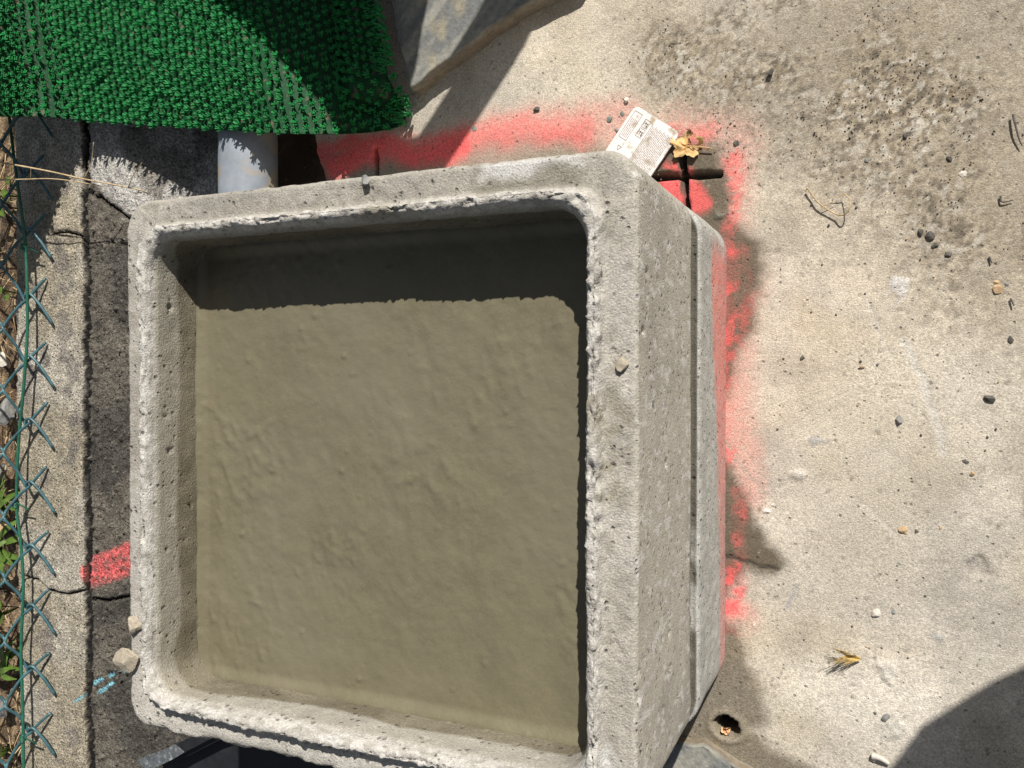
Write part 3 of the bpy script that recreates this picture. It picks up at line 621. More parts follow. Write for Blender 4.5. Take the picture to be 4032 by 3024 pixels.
# ------------------------------------------------------------------ slate slabs
def slab(name, poly, z0, z1, label, seed):
    """flat stone: dense top with cleft relief and a rough broken edge"""
    pts = []
    n = len(poly)
    for i in range(n):
        a, b = np.array(poly[i]), np.array(poly[(i+1) % n]); k = max(2, int(np.linalg.norm(b-a)/.006))
        for j in range(k): pts.append(a+(b-a)*j/k)
    pts = np.array(pts); m = len(pts); cen = pts.mean(0)
    q3 = np.c_[pts, np.zeros(m)]; wob = np.c_[fbm(q3, 35, 3, seed), fbm(q3, 35, 3, seed+9)]-.5; pts = pts+.008*wob
    rows = []; rows.append(np.c_[pts, np.full(m, z0)])
    for f_, zf in ((.3, .3), (0., .62), (.25, .9), (.6, 1.)):
        ins = pts+(cen-pts)/np.linalg.norm(cen-pts, axis=1)[:, None]*.006*f_; rows.append(np.c_[ins, z0+(z1-z0)*zf+.0015*(fbm(np.c_[ins, np.full(m, zf*3)], 90, 2, seed)-.5)])
    R = 34
    for k in range(1, R+1):
        t = k/R; ins = pts+(cen-pts)*t; t3 = np.c_[ins, np.zeros(m)]
        ani = np.c_[(ins[:, 0]+ins[:, 1])*.5, (ins[:, 1]-ins[:, 0])*2, np.zeros(m)]
        rows.append(np.c_[ins, z1+.005*(fbm(ani, 9, 4, seed+3)-.5)*min(1, t*8)])
    A = np.array(rows).transpose(1, 0, 2); V = A.reshape(-1, 3); nv = len(rows)
    n1 = fbm(V, 30, 4, seed+5); an = np.c_[(V[:, 0]+V[:, 1])*.3, (V[:, 1]-V[:, 0])*2.2, V[:, 2]*6]
    cc = mix(np.tile([.27, .265, .23], (len(V), 1)), [.16, .165, .16], ss(.4, .6, fbm(an, 18, 3, seed+7))); cc = mix(cc, [.36, .31, .21], ss(.55, .72, n1)*.6)
    sidem = ss(z1-.001, z1-.005, V[:, 2]); cc = mix(cc, [.24, .19, .13], sidem*.9*(.6+.4*ss(.3, .6, fbm(V*np.array([1, 1, 5]), 40, 3, 4))))
    return tag(mesh_obj(name, V, grid_faces(m, nv, True), M_slate, col=cc, loc=(cen[0], cen[1], z0)), label, 'stone slab')
slab('slate_slab', [tuple(P(x, y, .03)) for x, y in [(1618, 352), (1700, 285), (1830, 190), (1960, 95), (2110, 0), (2300, -100), (2500, -420), (1900, -900), (1450, -700), (1500, -200), (1560, 150)]],
     .001, .031, 'large grey slate slab lying beside the green mat, crossed by curved shadows', 11)
slab('slate_slab', [tuple(P(x, y, .022)) for x, y in [(2560, 3000), (2655, 2928), (2760, 2935), (2840, 2985), (2905, 3030), (3100, 3110), (3400, 3250), (3300, 3600), (2600, 3700), (2450, 3300)]],
     .001, .022, 'pale blue grey slab with chipped edge at the foot of the box, bottom edge of the photo', 37)

# ------------------------------------------------------------------ pipe
pp = empty('drain_pipe', (-.936, .5, .03), 'short light grey plastic pipe coming out from under the green mat', 'pipe')
V = []; F = []; NP = 48
ysn = np.linspace(.12, .95, 24)
for y_ in ysn:
    for k in range(NP):
        a = 2*math.pi*k/NP; V.append((-.949+.047*math.cos(a), y_, .036+.047*math.sin(a)))
for i in range(len(ysn)-1):
    for k in range(NP): F.append((i*NP+k, (i+1)*NP+k, (i+1)*NP+(k+1) % NP, i*NP+(k+1) % NP))
mesh_obj('pipe_wall', V, F, M_pipe, pp)

# ------------------------------------------------------------------ green turf mat
edge_px = [(-420, 430, .34), (-200, 445, .27), (0, 458, .20), (100, 458, .158), (200, 461, .128), (300, 470, .100), (450, 482, .095), (700, 500, .092), (900, 512, .092), (1100, 524, .088), (1300, 527, .052), (1450, 520, .020), (1560, 500, .010), (1640, 468, .010)]
ep = [np.array([*P(a, b, c_), c_]) for a, b, c_ in edge_px]
curve = np.array(interp(ep, 12)); L = np.r_[0, np.cumsum(np.linalg.norm(np.diff(curve, axis=0), axis=1))]
ST = .0140
su = np.arange(0, L[-1], ST/2); cu = np.c_[[np.interp(su, L, curve[:, k]) for k in range(3)]].T
tv = np.arange(0, .62, ST/2); dirm = np.array([-.19, .98, 0])
A = cu[:, None, :]+tv[None, :, None]*dirm
# right end lies up on the slab further back; gentle waves
xr = A[:, :, 0]; rise = ss(-.82, -.74, A[:, :, 0])*ss(.02, .07, np.broadcast_to(tv[None], xr.shape))
A[:, :, 2] = np.maximum(A[:, :, 2], .040*rise+.006)+.004*np.sin(A[:, :, 1]*23+A[:, :, 0]*9)*ss(0, .1, np.broadcast_to(tv[None], xr.shape))
mat_o = empty('turf_mat', tuple(cu[len(cu)//2]), 'bright green plastic turf mat draped over wall and pipe, half in shadow', 'mat')
nu, nv = A.shape[:2]; Vt = A.reshape(-1, 3); Ft = grid_faces(nu, nv)
Vb = Vt-np.array([0, 0, .003]); n_ = len(Vt)
rim = [i*nv for i in range(nu)]+[(nu-1)*nv+j for j in range(1, nv)]
sidef = np.array([[rim[i], rim[i+1], rim[i+1]+n_, rim[i]+n_] for i in range(len(rim)-1)])
NB = nu-2; Vt2 = A[:NB].reshape(-1, 3); n_ = len(Vt2); Ft2 = grid_faces(NB, nv)
rim = [i*nv for i in range(NB)]+[(NB-1)*nv+j for j in range(1, nv)]; sidef = np.array([[rim[i], rim[i+1], rim[i+1]+n_, rim[i]+n_] for i in range(len(rim)-1)])
mesh_obj('backing', np.r_[Vt2, Vt2-np.array([0, 0, .003])], np.r_[Ft2, Ft2[:, ::-1]+n_, sidef], M_back, mat_o)
du = np.gradient(A, axis=0); dv = np.gradient(A, axis=1); NN = np.cross(du, dv); NN /= np.linalg.norm(NN, axis=2, keepdims=True); NN *= np.sign(NN[:, :, 2:3])
bv = []; bf = []
for iu in range(0, nu, 2):
    for iv in range(0, nv, 2):
        off = (iu//2 % 2)
        jv = min(iv+off, nv-1); p = A[iu, jv]; n = NN[iu, jv]
        t1 = du[iu, jv]/np.linalg.norm(du[iu, jv]); t2 = np.cross(n, t1)
        p = p+t1*rng.uniform(-.0012, .0012)+t2*rng.uniform(-.002, .002)
        edge_ = iu >= nu-4
        nb = 10; ln = .0125*rng.uniform(.85, 1.15)*(1.5 if edge_ else 1)
        lean = rng.normal(0, .12, 2)
        for k in range(nb):
            a = 2*math.pi*(k+rng.uniform(-.3, .3))/nb; rr = .42 if k % 3 else .12
            out = t1*(math.cos(a)*rr+lean[0])+t2*(math.sin(a)*rr+lean[1])
            if iv == 0: out = out-t2*.0
            w_ = .0013; side = np.cross(n, out); side = side/(np.linalg.norm(side)+1e-9)*w_; th = out/(np.linalg.norm(out)+1e-9)*w_
            b0 = p+out*.002; b1 = p+n*ln*.6+out*ln*.45; b2 = p+n*ln*.98+out*ln*.95
            o = len(bv)
            for b, s in ((b0, 1), (b1, 1), (b2, .75)):
                bv.extend([b+side*s-th*s*.5, b-side*s-th*s*.5, b+th*s])
            for r_ in (0, 3):
                for m_ in range(3): bf.append((o+r_+m_, o+r_+(m_+1) % 3, o+r_+3+(m_+1) % 3, o+r_+3+m_))
            bf.append((o+6, o+7, o+8, o+8))
bf4 = np.array([f if f[3] != f[2] else (f[0], f[1], f[2], f[2]) for f in bf]); tri = bf4[:, 2] == bf4[:, 3]
allf = [tuple(f[:3]) if t_ else tuple(f) for f, t_ in zip(bf4.tolist(), tri)]
mesh_obj('bristles', np.array(bv), allf, M_green, mat_o, smooth=True)

# ------------------------------------------------------------------ chain-link fence
FX = -1.42
fo = empty('chain_link_fence', (FX, 0, WZ), 'green plastic-coated chain-link fence with cut wire tips along the wall', 'fence')
mesh_f = MB(); Z0 = .078; y0 = P(127, 926, Z0)[1]; PIT = (y0-P(127, 2882, Z0)[1])/8
def row(k): return FX-.034*k, Z0+.026*k     # the fence leans away from the wall
def fp(k, y, off=0.): a, b = row(k); return (a+off, y, b+off)
for i in range(-7, 13):
    j1, j2, j3 = rng.uniform(-.004, .004, 3); yb = y0-i*PIT+j1; lean = .05*math.sin(i*.5)*PIT
    h = PIT/2; O = .003
    # wire A: cut tip on the upper side, through the knot, then to the lower-left bend and on upwards
    up = interp([(FX+.030+j2, yb+.034+j3, Z0-.012), (FX+.012, yb+.012, Z0-.001), fp(0, yb, O), fp(.45, yb-.018), fp(.95, yb-h+.006+lean, -O), fp(1.05, yb-h-.006+lean, O), fp(1.6, yb-h-.026), fp(2, yb-PIT, O), fp(3, yb-PIT-h, -O), fp(4, yb-2*PIT, O), fp(6, yb-3*PIT)], 6)
    # wire B: hooks over the knot and ends in a tip on the lower side
    dn = interp([(FX+.046-j2, yb-.046+j2, Z0-.012), (FX+.030, yb-.016, Z0-.003), (FX+.012, yb+.007, Z0+.005), fp(.1, yb+.006, O*1.6), fp(.15, yb-.004, -O), fp(.5, yb+.026, -O), fp(.95, yb+h-.006+lean, O), fp(1.1, yb+h+.006+lean, -O), fp(1.6, yb+h+.026), fp(2, yb+PIT, -O), fp(3, yb+PIT+h, O), fp(4, yb+2*PIT, -O), fp(6, yb+3*PIT)], 6)
    mesh_f.add(tube(up, .0026, 8)); mesh_f.add(tube(dn, .0026, 8))
mesh_f.obj('wire_mesh', M_wire, fo)
lp = [(10, 100), (25, 350), (58, 644), (90, 872), (103, 1013), (108, 1214), (106, 1350), (90, 1560), (73, 1742), (65, 1986), (80, 2123), (92, 2308), (83, 2555), (90, 2802), (93, 3018), (95, 3300)]
lw = interp([(*P(x, y, .088), .088) for x, y in lp], 5)
m1 = MB(); m1.add(tube(lw, .0027, 8)); m1.obj('line_wire', M_wire2, fo)
for (tx, ty) in ((95, 975), (62, 1985), (90, 2905)):
    a_ = P(tx, ty, .088); tw = []
    for k in range(40):
        a = k*.85; tw.append((a_[0]+.0048*math.cos(a), a_[1]+(k-20)*.00032, .088+.0048*math.sin(a)))
    tw.append((a_[0]+.026, a_[1]-.010, .080)); m2 = MB(); m2.add(tube(tw, .0014, 5)); m2.obj('tie_wire', M_wire2, fo)

# ------------------------------------------------------------------ dry stems crossing the wall
def stem(name, pts, r, label, mat=M_straw, cat='dry stem', branches=()):
    e = MB(); pts = interp([tuple(P3(x, y, z_)) for x, y, z_ in pts], 6); e.add(tube(pts, [r*(1-.5*i/len(pts)) for i in range(len(pts))], 6))
    for br in branches:
        b = interp([tuple(P3(x, y, z_)) for x, y, z_ in br], 5); e.add(tube(b, [r*.5*(1-.5*i/len(b)) for i in range(len(b))], 5))
    o = e.obj(name, mat, loc=pts[0]); return tag(o, label, cat)
stem('grass_stem', [(-60, 628, .16), (180, 672, .15), (330, 705, .135), (540, 745, .115), (585, 765, .10)], .0017, 'long straw-coloured stem slanting across the wall, upper of two', branches=[[(330, 705, .135), (360, 640, .14), (368, 560, .15)], [(505, 738, .12), (525, 690, .13), (560, 640, .14)], [(330, 705, .135), (350, 712, .13)]])
stem('grass_stem', [(-60, 712, .14), (100, 706, .15), (230, 706, .145), (420, 735, .12)], .0014, 'greyish dry stem crossing the wall just under the straw-coloured one', branches=[[(120, 706, .15), (122, 660, .16)]])
# curled dry root, right
stem('dry_root', [(3178, 740, .006), (3195, 762, .006), (3225, 800, .007), (3290, 842, .006), (3325, 845, .012), (3346, 815, .016), (3345, 785, .014), (3328, 762, .008)], .0012, 'thin curled dry root lying on the sunlit concrete', M_straw, 'root', branches=[[(3328, 762, .008), (3300, 775, .006), (3265, 782, .004)], [(3240, 810, .007), (3290, 790, .006)], [(3178, 740, .006), (3172, 755, .004)]])
stem('twig', [(3988, 450, .004), (4000, 500, .006), (4012, 545, .005), (4025, 575, .004)], .0014, 'dark curved twig at the right edge beside the gritty dirt', M_st['dark'], 'twig')
stem('twig', [(3940, 770, .003), (3945, 795, .003), (3990, 788, .003)], .0012, 'bent dark twig below the curved one at right edge', M_st['dark'], 'twig')
stem('twig', [(3030, 295, .003), (3042, 270, .005)], .0035, 'short thick black twig in the upper gritty area', M_st['dark'], 'twig')
stem('twig', [(3895, 1010, .002), (3905, 1035, .003)], .0013, 'tiny straight dark twig near the right edge above the cream pebble', M_st['dark'], 'twig')
stem('twig', [(3980, 1175, .002), (3993, 1205, .003)], .0013, 'tiny straight dark twig near the right edge below the cream pebble', M_st['dark'], 'twig')
stem('twig', [(3385, 1444, .002), (3406, 1443, .002)], .0012, 'tiny brown twig lying level on the middle concrete', M_st['tan'], 'twig')
# shell-like splinter
stem('wood_splinter', [(3435, 2978, .004), (3465, 2985, .007), (3500, 3008, .004)], .0042, 'whitish wood splinter near the bottom edge left of the shadow', M_st['white'], 'splinter', branches=[[(3450, 2985, .005), (3440, 2998, .003)]])

# barley ear
eo = empty('barley_ear', tuple(P3(3385, 2597, .004)), 'golden bristly grass ear lying on the pale concrete', 'grass ear')
sp_ = MB(); aw = MB()
tip = np.array(P3(3390, 2597, .006)); tail = np.array(P3(3335, 2584, .008)); ax = tail-tip
for k in range(11):
    t = k/10; b = tip+ax*t*.95
    for s in (-1, 1):
        a = math.radians(28*s+rng.uniform(-6, 6)); d = Vector(ax).normalized(); d.rotate(Matrix.Rotation(a, 3, 'Z')); d = np.array(d)
        g = b+d*.007+np.array([0, 0, .002])
        sp_.add(tube([b, b+d*.006+[0, 0, .001], g], [.0005, .0012, .0004], 6))
        for e_ in (0, 1):
            d3 = Vector(ax).normalized(); d3.rotate(Matrix.Rotation(a*.8+rng.uniform(-.25, .25), 3, 'Z')); d3 = np.array(d3)
            ln = rng.uniform(.010, .018); aw.add(tube([g, g+d3*ln*.5+[0, 0, .004], g+d3*ln+[0, 0, .007+rng.uniform(0, .003)]], [.0004, .0003, .00015], 4))
sp_.obj('spikelets', material('golden_husk', (.55, .38, .12), rough=.6, nscale=100, namp=.3), eo); aw.obj('awns', material('awn', (.42, .31, .14), rough=.6, nscale=100, namp=.3), eo)

# ------------------------------------------------------------------ dry leaf by the saw cut
def leaf(name, cx, cy, R, rot, label, holes=(), lift=.006, mat=M_dry, z0=.003, lobes=5):
    nr, na = 9, 56; V = []; F = []; c0 = P(cx, cy)
    for i in range(nr+1):
        for k in range(na):
            a = 2*math.pi*k/na; r = R*(.78+.16*math.cos(lobes*a+.5)+.05*math.cos(17*a))*i/nr
            V.append((c0[0]+r*math.cos(a+rot), c0[1]+r*.85*math.sin(a+rot), z0+lift*(i/nr)**2*(.5+.5*math.sin(2*a+1))+.0016*math.sin(a*5+i)+.003*math.sin(a*3)*(i/nr)))
    for i in range(nr):
        for k in range(na):
            j = (k+1) % na; cen = np.mean([V[i*na+k][:2], V[(i+1)*na+j][:2]], axis=0)
            if any(np.linalg.norm(cen-P(hx, hy)) < hr for hx, hy, hr in holes): continue
            F.append((i*na+k, (i+1)*na+k, (i+1)*na+j, i*na+j))
    n = len(V); V += [(v[0], v[1], v[2]-.0006) for v in V]; F += [tuple(i+n for i in f[::-1]) for f in F]
    e = empty(name, (c0[0], c0[1], z0), label, 'leaf'); mesh_obj('leaf_blade', V, F, mat, e); return e
lf = leaf('dry_leaf', 2708, 573, .0250, .3, 'crinkled tan leaf with holes beside the white card, over the saw cut', [(2727, 552, .0050), (2740, 562, .0035), (2722, 572, .0022)])
e = MB(); e.add(tube(interp([tuple(P3(2700, 575, .006)), tuple(P3(2750, 578, .006)), tuple(P3(2795, 583, .005)), tuple(P3(2805, 592, .003))], 4), .0009, 5)); e.obj('leaf_stalk', M_dry, lf)
leaf('leaf_scrap', 2858, 2880, .0075, 1.1, 'torn pale orange leaf scrap caught in the drilled hole', [], .004, material('orange_scrap', (.70, .42, .22), rough=.7, nscale=120, namp=.3), -.004, 3)

# ------------------------------------------------------------------ printed card
co = empty('label_card', tuple(P3(2560, 540, .004)), 'dirty white printed plastic card lying flat, half under the top right corner of the box', 'card')
a_, b_, c_ = P(2508, 418), P(2682, 528), P(2552, 690)
ex = b_-a_; W_ = np.linalg.norm(ex); ex = ex/W_; ey = np.array([ex[1], -ex[0]]); HT = .135
if (c_-b_)@ey < 0: ey = -ey
def cpt(u, v): return a_+ex*u+ey*v
rc = .008; out = []
for (u, v, a0) in ((W_-rc, HT-rc, 0), (rc, HT-rc, 90), (rc, rc, 180), (W_-rc, rc, 270)):
    for k in range(7):
        t = math.radians(a0+k*15); out.append(cpt(u+rc*math.cos(t), v+rc*math.sin(t)))
area = sum(out[i][0]*out[(i+1) % len(out)][1]-out[(i+1) % len(out)][0]*out[i][1] for i in range(len(out)))
if area < 0: out = out[::-1]
cb = MB(); cb.add(prism(out, .003, .0065)); cb.obj('card_body', M_card, co, smooth=False)
pr = MB(); ZP = .0067
def bar(u0, v0, u1, v1):
    q_ = [cpt(u0, v0), cpt(u1, v0), cpt(u1, v1), cpt(u0, v1)]
    if (q_[1][0]-q_[0][0])*(q_[2][1]-q_[1][1])-(q_[1][1]-q_[0][1])*(q_[2][0]-q_[1][0]) < 0: q_ = q_[::-1]
    pr.add(prism(q_, ZP-.0004, ZP+.0001))
def text_row(u, v0, v1, th=.0007, mn=.002, mx=.007):
    v = v0
    while v < v1:
        l = rng.uniform(mn, mx); bar(u, v, u+th, min(v+l, v1)); v += l+rng.uniform(.0006, .0014)
fw = W_
def frame(u0, v0, u1, v1, t=.0006):
    bar(u0, v0, u1, v0+t); bar(u0, v1-t, u1, v1); bar(u0, v0+t, u0+t, v1-t); bar(u1-t, v0+t, u1, v1-t)
frame(.004, .006, .017, .046)
for k in range(4): text_row(.0065+k*.0024, .016, .043, .0007)
frame(.0235, .008, .033, .0195); frame(.0235, .021, .033, .0335)     # two stamp boxes
for v in (.008, .021):
    for t in range(3): bar(.0245+t*.0028, v+.002+t*.0008, .0255+t*.0028, v+.009)
    bar(.026, v+.0045, .032, v+.0055); bar(.030, v+.007, .032, v+.0102)
for k in range(16): text_row(.0365+k*.0022 if .0365+k*.0022 < W_-.006 else W_-.006, .010+.0012*(k % 3), HT-.012-.0010*(k % 4), .00075)
# recycling triangle, round mark, bar block
for (u, v, s) in ((.011, .056, .006),):
    tri_ = [(u, v), (u+s, v), (u+s/2, v+s)]
    for i in range(3):
        (ua, va), (ub, vb) = tri_[i], tri_[(i+1) % 3]; d = np.array([ub-ua, vb-va]); n_ = np.array([-d[1], d[0]])/np.linalg.norm(d)*.0004
        q_ = [cpt(ua+n_[0], va+n_[1]), cpt(ub+n_[0], vb+n_[1]), cpt(ub-n_[0], vb-n_[1]), cpt(ua-n_[0], va-n_[1])]
        if (q_[1][0]-q_[0][0])*(q_[2][1]-q_[1][1])-(q_[1][1]-q_[0][1])*(q_[2][0]-q_[1][0]) < 0: q_ = q_[::-1]
        pr.add(prism(q_, ZP-.0004, ZP+.0001))
for k in range(14):
    a = 2*math.pi*k/14; bar(.027+.0033*math.cos(a)-.0005, .071+.0033*math.sin(a)-.0005, .027+.0033*math.cos(a)+.0005, .071+.0033*math.sin(a)+.0005)
bar(.0255, .070, .0290, .0722); bar(.010, .074, .0155, .088)
for k in range(5): bar(.0175+k*.0012, .076, .0181+k*.0012, .083)
pr.obj('printing', M_print, co, smooth=False)

# ------------------------------------------------------------------ black plastic profile, bottom left
bo = empty('plastic_trough', tuple(P3(800, 3040, .08)), 'black plastic trough with scuffed grey rim end poking out under the box', 'trough')
e = MB(); q_ = [P(x, y, .10) for x, y in [(640, 2935), (800, 2880), (2000, 2840), (2200, 3300), (700, 3500), (560, 3200), (740, 3000)]]
q_ = [P(x, y, .10) for x, y in [(548, 2990), (640, 2955), (690, 2932), (725, 2962), (680, 2990), (585, 3035), (552, 3012)]]
ar = sum(q_[i][0]*q_[(i+1) % len(q_)][1]-q_[(i+1) % len(q_)][0]*q_[i][1] for i in range(len(q_)))
e.add(prism(q_ if ar > 0 else q_[::-1], .09, .10)); e.obj('rim_bar', M_grey, bo, smooth=False)
e = MB(); q_ = [P(x, y, .10) for x, y in [(690, 2932), (830, 2865), (870, 2885), (725, 2962)]]
ar = sum(q_[i][0]*q_[(i+1) % len(q_)][1]-q_[(i+1) % len(q_)][0]*q_[i][1] for i in range(len(q_)))
e.add(prism(q_ if ar > 0 else q_[::-1], .089, .099)); e.obj('rim_shaded', M_black, bo, smooth=False)  # rest of the rim bar, its shade painted in as black
e = MB(); q_ = [P(x, y, .06) for x, y in [(850, 2860), (1700, 2860), (1900, 3300), (1100, 3700), (560, 3300), (640, 3024)]]
ar = sum(q_[i][0]*q_[(i+1) % len(q_)][1]-q_[(i+1) % len(q_)][0]*q_[i][1] for i in range(len(q_)))
e.add(prism(q_ if ar > 0 else q_[::-1], .052, .062)); e.obj('trough_body', M_black, bo, smooth=False)
e = MB(); q_ = [P(x, y, .085) for x, y in [(640, 3010), (860, 2895), (1000, 2850), (1010, 2862), (860, 2915), (650, 3024)]]
ar = sum(q_[i][0]*q_[(i+1) % len(q_)][1]-q_[(i+1) % len(q_)][0]*q_[i][1] for i in range(len(q_)))
e.add(prism(q_ if ar > 0 else q_[::-1], .062, .087)); e.obj('trough_lip', M_black, bo, smooth=False)

# ------------------------------------------------------------------ weeds and straw beyond the wall
def leaf_blade(base, d, ln, wd, droop=.3, n=6):
    V = []; F = []; d = Vector(d).normalized(); s = d.cross(Vector((0, 0, 1))).normalized(); up = s.cross(d)
    for i in range(n+1):
        t = i/n; c_ = Vector(base)+d*ln*t+Vector((0, 0, -droop*ln*t*t)); w_ = wd*math.sin(math.pi*min(.97, .12+.88*t))**.8
        for k in (-1, 0, 1): V.append(tuple(c_+s*w_*k-up*abs(k)*-w_*.25))
    for i in range(n):
        for k in (0, 1): F.append((i*3+k, i*3+k+1, (i+1)*3+k+1, (i+1)*3+k))
    return V, F
def weed(px, py, z0, kind, label, seed, n=9, sz=.035):
    r = random.Random(seed); e = MB(); b = P3(px, py, z0)
    for i in range(n):
        a = r.uniform(0, 6.28)
        if kind == 'blade': e.add(leaf_blade((b.x+r.uniform(-.015, .015), b.y+r.uniform(-.02, .02), b.z), (math.cos(a), math.sin(a)*.8, r.uniform(.2, .9)), sz*r.uniform(1.2, 2.4), sz*.13, .5, 8))
        else:
            h = r.uniform(.02, .07); c_ = (b.x+r.uniform(-.03, .03), b.y+r.uniform(-.035, .035), b.z+h)
            e.add(tube([(b.x, b.y, b.z-.02), ((b.x+c_[0])/2, (b.y+c_[1])/2, b.z+h*.6), c_], .0010, 4)); e.add(leaf_blade(c_, (math.cos(a), math.sin(a), .15), sz*r.uniform(.7, 1.1), sz*.33, .2, 6))
    return tag(e.obj('weed', M_leafy, loc=b), label, 'weed')
weed(60, 770, -.03, 'leaf', 'small round-leaved weed behind the fence near the dry stems', 1, 8, .022)
weed(20, 830, -.03, 'leaf', 'second little leafy weed just below the one near the stems', 2, 6, .022)
weed(30, 1150, -.03, 'leaf', 'sparse leafy sprig halfway up beyond the wall', 3, 6, .02)
weed(15, 1990, .0, 'blade', 'tuft of long green blades at the wall, upper of the green tufts', 4, 14, .045)
weed(20, 2150, .0, 'blade', 'tuft of pointed green blades below the upper tuft', 5, 14, .05)
weed(40, 2400, .0, 'leaf', 'broad-leaved green weed by the wall in the lower left', 6, 9, .045)
weed(20, 2640, -.01, 'blade', 'yellow-green tuft between broad-leaved weed and the corner', 7, 12, .05)
weed(15, 2960, -.01, 'leaf', 'leafy weed at the bottom left corner', 8, 9, .038)
e = MB()
for k in range(420):
    x = rng.uniform(-1.95, -1.50); y = rng.uniform(-.95, .8); a = rng.uniform(0, 6.28); ln = rng.uniform(.02, .09); z_ = -.045+rng.uniform(0, .02)
    e.add(tube([(x, y, z_), (x+math.cos(a)*ln*.5, y+math.sin(a)*ln*.5, z_+.006), (x+math.cos(a)*ln, y+math.sin(a)*ln, z_)], .0011, 3))
tag(e.obj('straw', M_straw), 'dry straw litter on the brown soil beyond the fence', 'straw', kind='stuff')
for (x, y, s, m_, lab) in [(25, 1420, .022, 'white', 'rough whitish stone beyond the wall near the middle knot of wire'), (45, 1620, .030, 'grey', 'large grey stone against the wall edge behind the wire'), (10, 1860, .030, 'grey', 'long grey stone above the green grass tufts'), (40, 1740, .012, 'tan', 'terracotta coloured pebble among soil behind the wire'), (20, 2080, .02, 'tan', 'reddish stone hidden among the green blades'), (20, 2780, .026, 'grey', 'grey stone above the bottom left weed')]:
    tag(rock('stone', (*P(x, y, -.03), -.03), s, M_st[m_], int(y), .7, .4, sub=3), lab, 'stone')

# ------------------------------------------------------------------ outside the frame: the tub added for the curved shadow, and the photographer whose shadow falls in
caster = empty('shadow_caster', (-.62, 1.25, 0), 'added unseen shadow tub standing behind the mat', 'caster')
ZR = .52; off = SD*ZR
shade = [(-1.30, .74), (-1.17, .635), (-1.04, .516), (-.936, .431), (-.84, .365), (-.76, .335), (-.70, .345), (-.668, .38), (-.648, .43), (-.632, .53), (-.62, .66), (-.68, .84), (-.85, .95), (-1.08, .96), (-1.25, .87)]  # shadow outline that shapes the rim of the added caster
rp = np.array([np.array(p_)+off for p_ in shade]); cen = rp.mean(0); rpd = np.array(interp(list(rp)+[rp[0]], 5))[:-1]; nr_ = len(rpd)
rows = []
for t, zt in ((0, 0.004), (0.02, 0.0), (.55, .25), (.95, ZR-.01), (1, ZR)):
    f_ = .58+.42*t; rows.append(np.c_[cen+(rpd-cen)*f_, np.full(nr_, zt)])
for t, zt in ((.96, ZR), (.92, ZR-.012), (.5, .25), (0.0, .012)):
    f_ = .58+.42*t-.02; rows.append(np.c_[cen+(rpd-cen)*f_, np.full(nr_, zt)])
rows.append(np.c_[np.tile(cen, (nr_, 1)), np.full(nr_, .012)])
A_ = np.array(rows).transpose(1, 0, 2); mesh_obj('caster_body', A_.reshape(-1, 3), grid_faces(nr_, len(rows), True), M_black, caster)
hp = [(-.78, .38), (-.725, .317), (-.655, .310), (-.622, .338), (-.587, .380), (-.550, .425), (-.495, .500), (-.450, .60), (-.47, .70), (-.62, .72)]
hz = [.0, .01, .02, .03, .03, .03, .03, .03, .02, 0]
pts = interp([(*(np.array(p_)+SD*(ZR+h_)), ZR+h_-.004) for p_, h_ in zip(hp, hz)], 6)
e = MB(); e.add(tube(pts, .034, 12)); e.obj('caster_loop', M_black, caster)

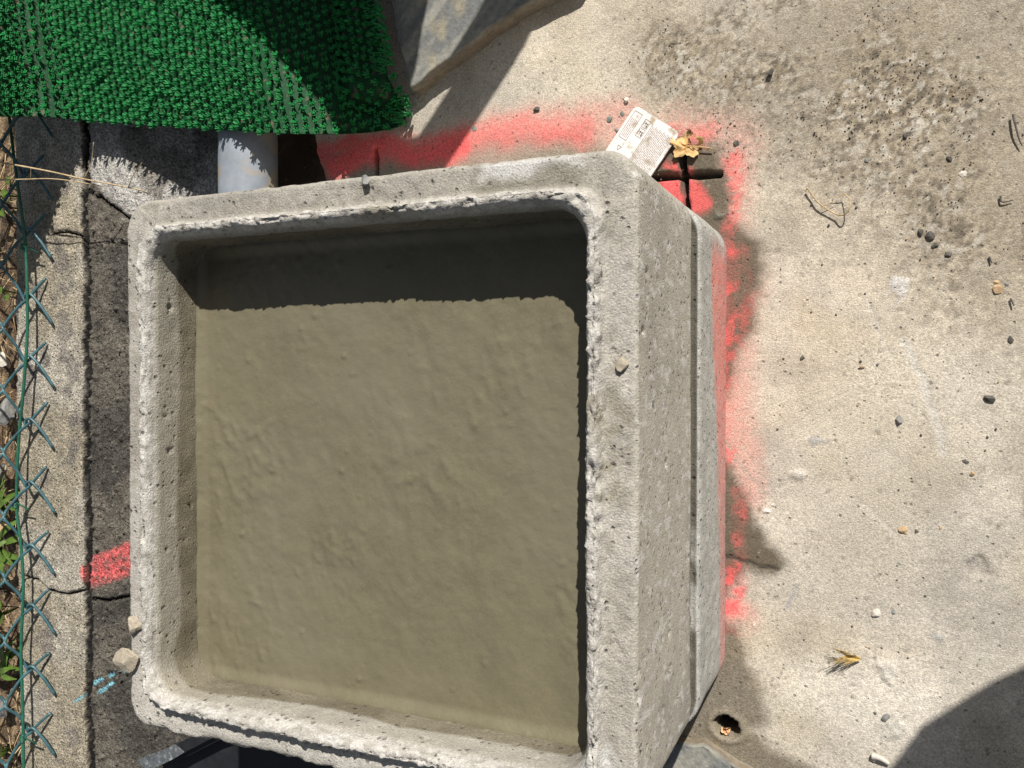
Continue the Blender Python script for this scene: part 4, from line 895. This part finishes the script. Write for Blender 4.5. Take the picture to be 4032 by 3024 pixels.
pe = empty('person', (.60, .22, 0), 'person in a dark jacket crouching beside the box to take the photo', 'person')
def skinned(name, verts, edges, radii, mat, parent, root=0):
    me = bpy.data.meshes.new(name); base = np.array(parent_loc(parent)); me.from_pydata([tuple(np.array(v)-base) for v in verts], edges, []); me.update()
    o = bpy.data.objects.new(name, me); COL.objects.link(o); o.parent = parent
    sk = o.modifiers.new('skin', 'SKIN'); sk.use_smooth_shade = True
    for i, r in enumerate(radii):
        me.skin_vertices[0].data[i].radius = (r, r) if not hasattr(r, '__len__') else r
        me.skin_vertices[0].data[i].use_root = (i == root)
    su_ = o.modifiers.new('sub', 'SUBSURF'); su_.levels = 2; su_.render_levels = 3; me.materials.append(mat); return o
bx, by = .56, .20
vs = [(bx+.16, by, .60), (bx-.085, by-.06, .77), (bx-.07, by-.04, .95), (bx-.10, by, 1.10), (bx-.13, by, 1.20), (bx-.17, by, 1.32),   # spine, neck, head
      (bx+.12, by+.15, .56), (bx-.16, by+.19, .50), (bx+.10, by+.18, .08), (bx-.05, by+.19, .03),
      (bx+.12, by-.15, .56), (bx-.16, by-.19, .50), (bx+.10, by-.18, .08), (bx-.05, by-.19, .03),
      (bx-.05, by+.17, 1.02), (bx+.06, by+.12, .80), (bx-.36, by-.06, 1.04),
      (bx-.05, by-.20, 1.02), (bx-.12, by-.25, .84), (bx-.36, by-.20, 1.04)]
es = [(0, 1), (1, 2), (2, 3), (3, 4), (4, 5), (0, 6), (6, 7), (7, 8), (8, 9), (0, 10), (10, 11), (11, 12), (12, 13), (2, 14), (14, 15), (15, 16), (2, 17), (17, 18), (18, 19)]
rd = [.19, .215, .17, .06, .085, .09, .10, .065, .042, .035, .10, .065, .042, .035, .06, .045, .032, .06, .045, .032]
M_cloth = material('dark_cloth', (.03, .035, .05), rough=.9, nscale=200, namp=.2); M_skin = material('skin', (.45, .27, .19), rough=.6, nscale=80, namp=.1)
skinned('body', vs, es, rd, M_cloth, pe)
for hx, hy, s in ((bx-.36, by-.075, 1), (bx-.36, by-.205, -1)):
    dz = -.10; hv = [(hx, hy, 1.160), (hx-.05, hy, 1.158)]; he = [(0, 1)]; hr = [.026, .028]
    for k in range(4):
        o_ = len(hv); yy = hy+(k-1.5)*.018; ln = [.030, .036, .034, .026][k]
        hv += [(hx-.075, yy, 1.158), (hx-.075-ln, yy, 1.150), (hx-.075-ln*1.6, yy, 1.135)]; he += [(1, o_), (o_, o_+1), (o_+1, o_+2)]; hr += [.0095, .0085, .007]
    o_ = len(hv); hv += [(hx-.03, hy+s*.035, 1.155), (hx-.055, hy+s*.048, 1.150)]; he += [(0, o_), (o_, o_+1)]; hr += [.011, .009]
    hv = [(a[0], a[1], a[2]+dz) for a in hv]
    skinned('hand', hv, he, hr, M_skin, pe)
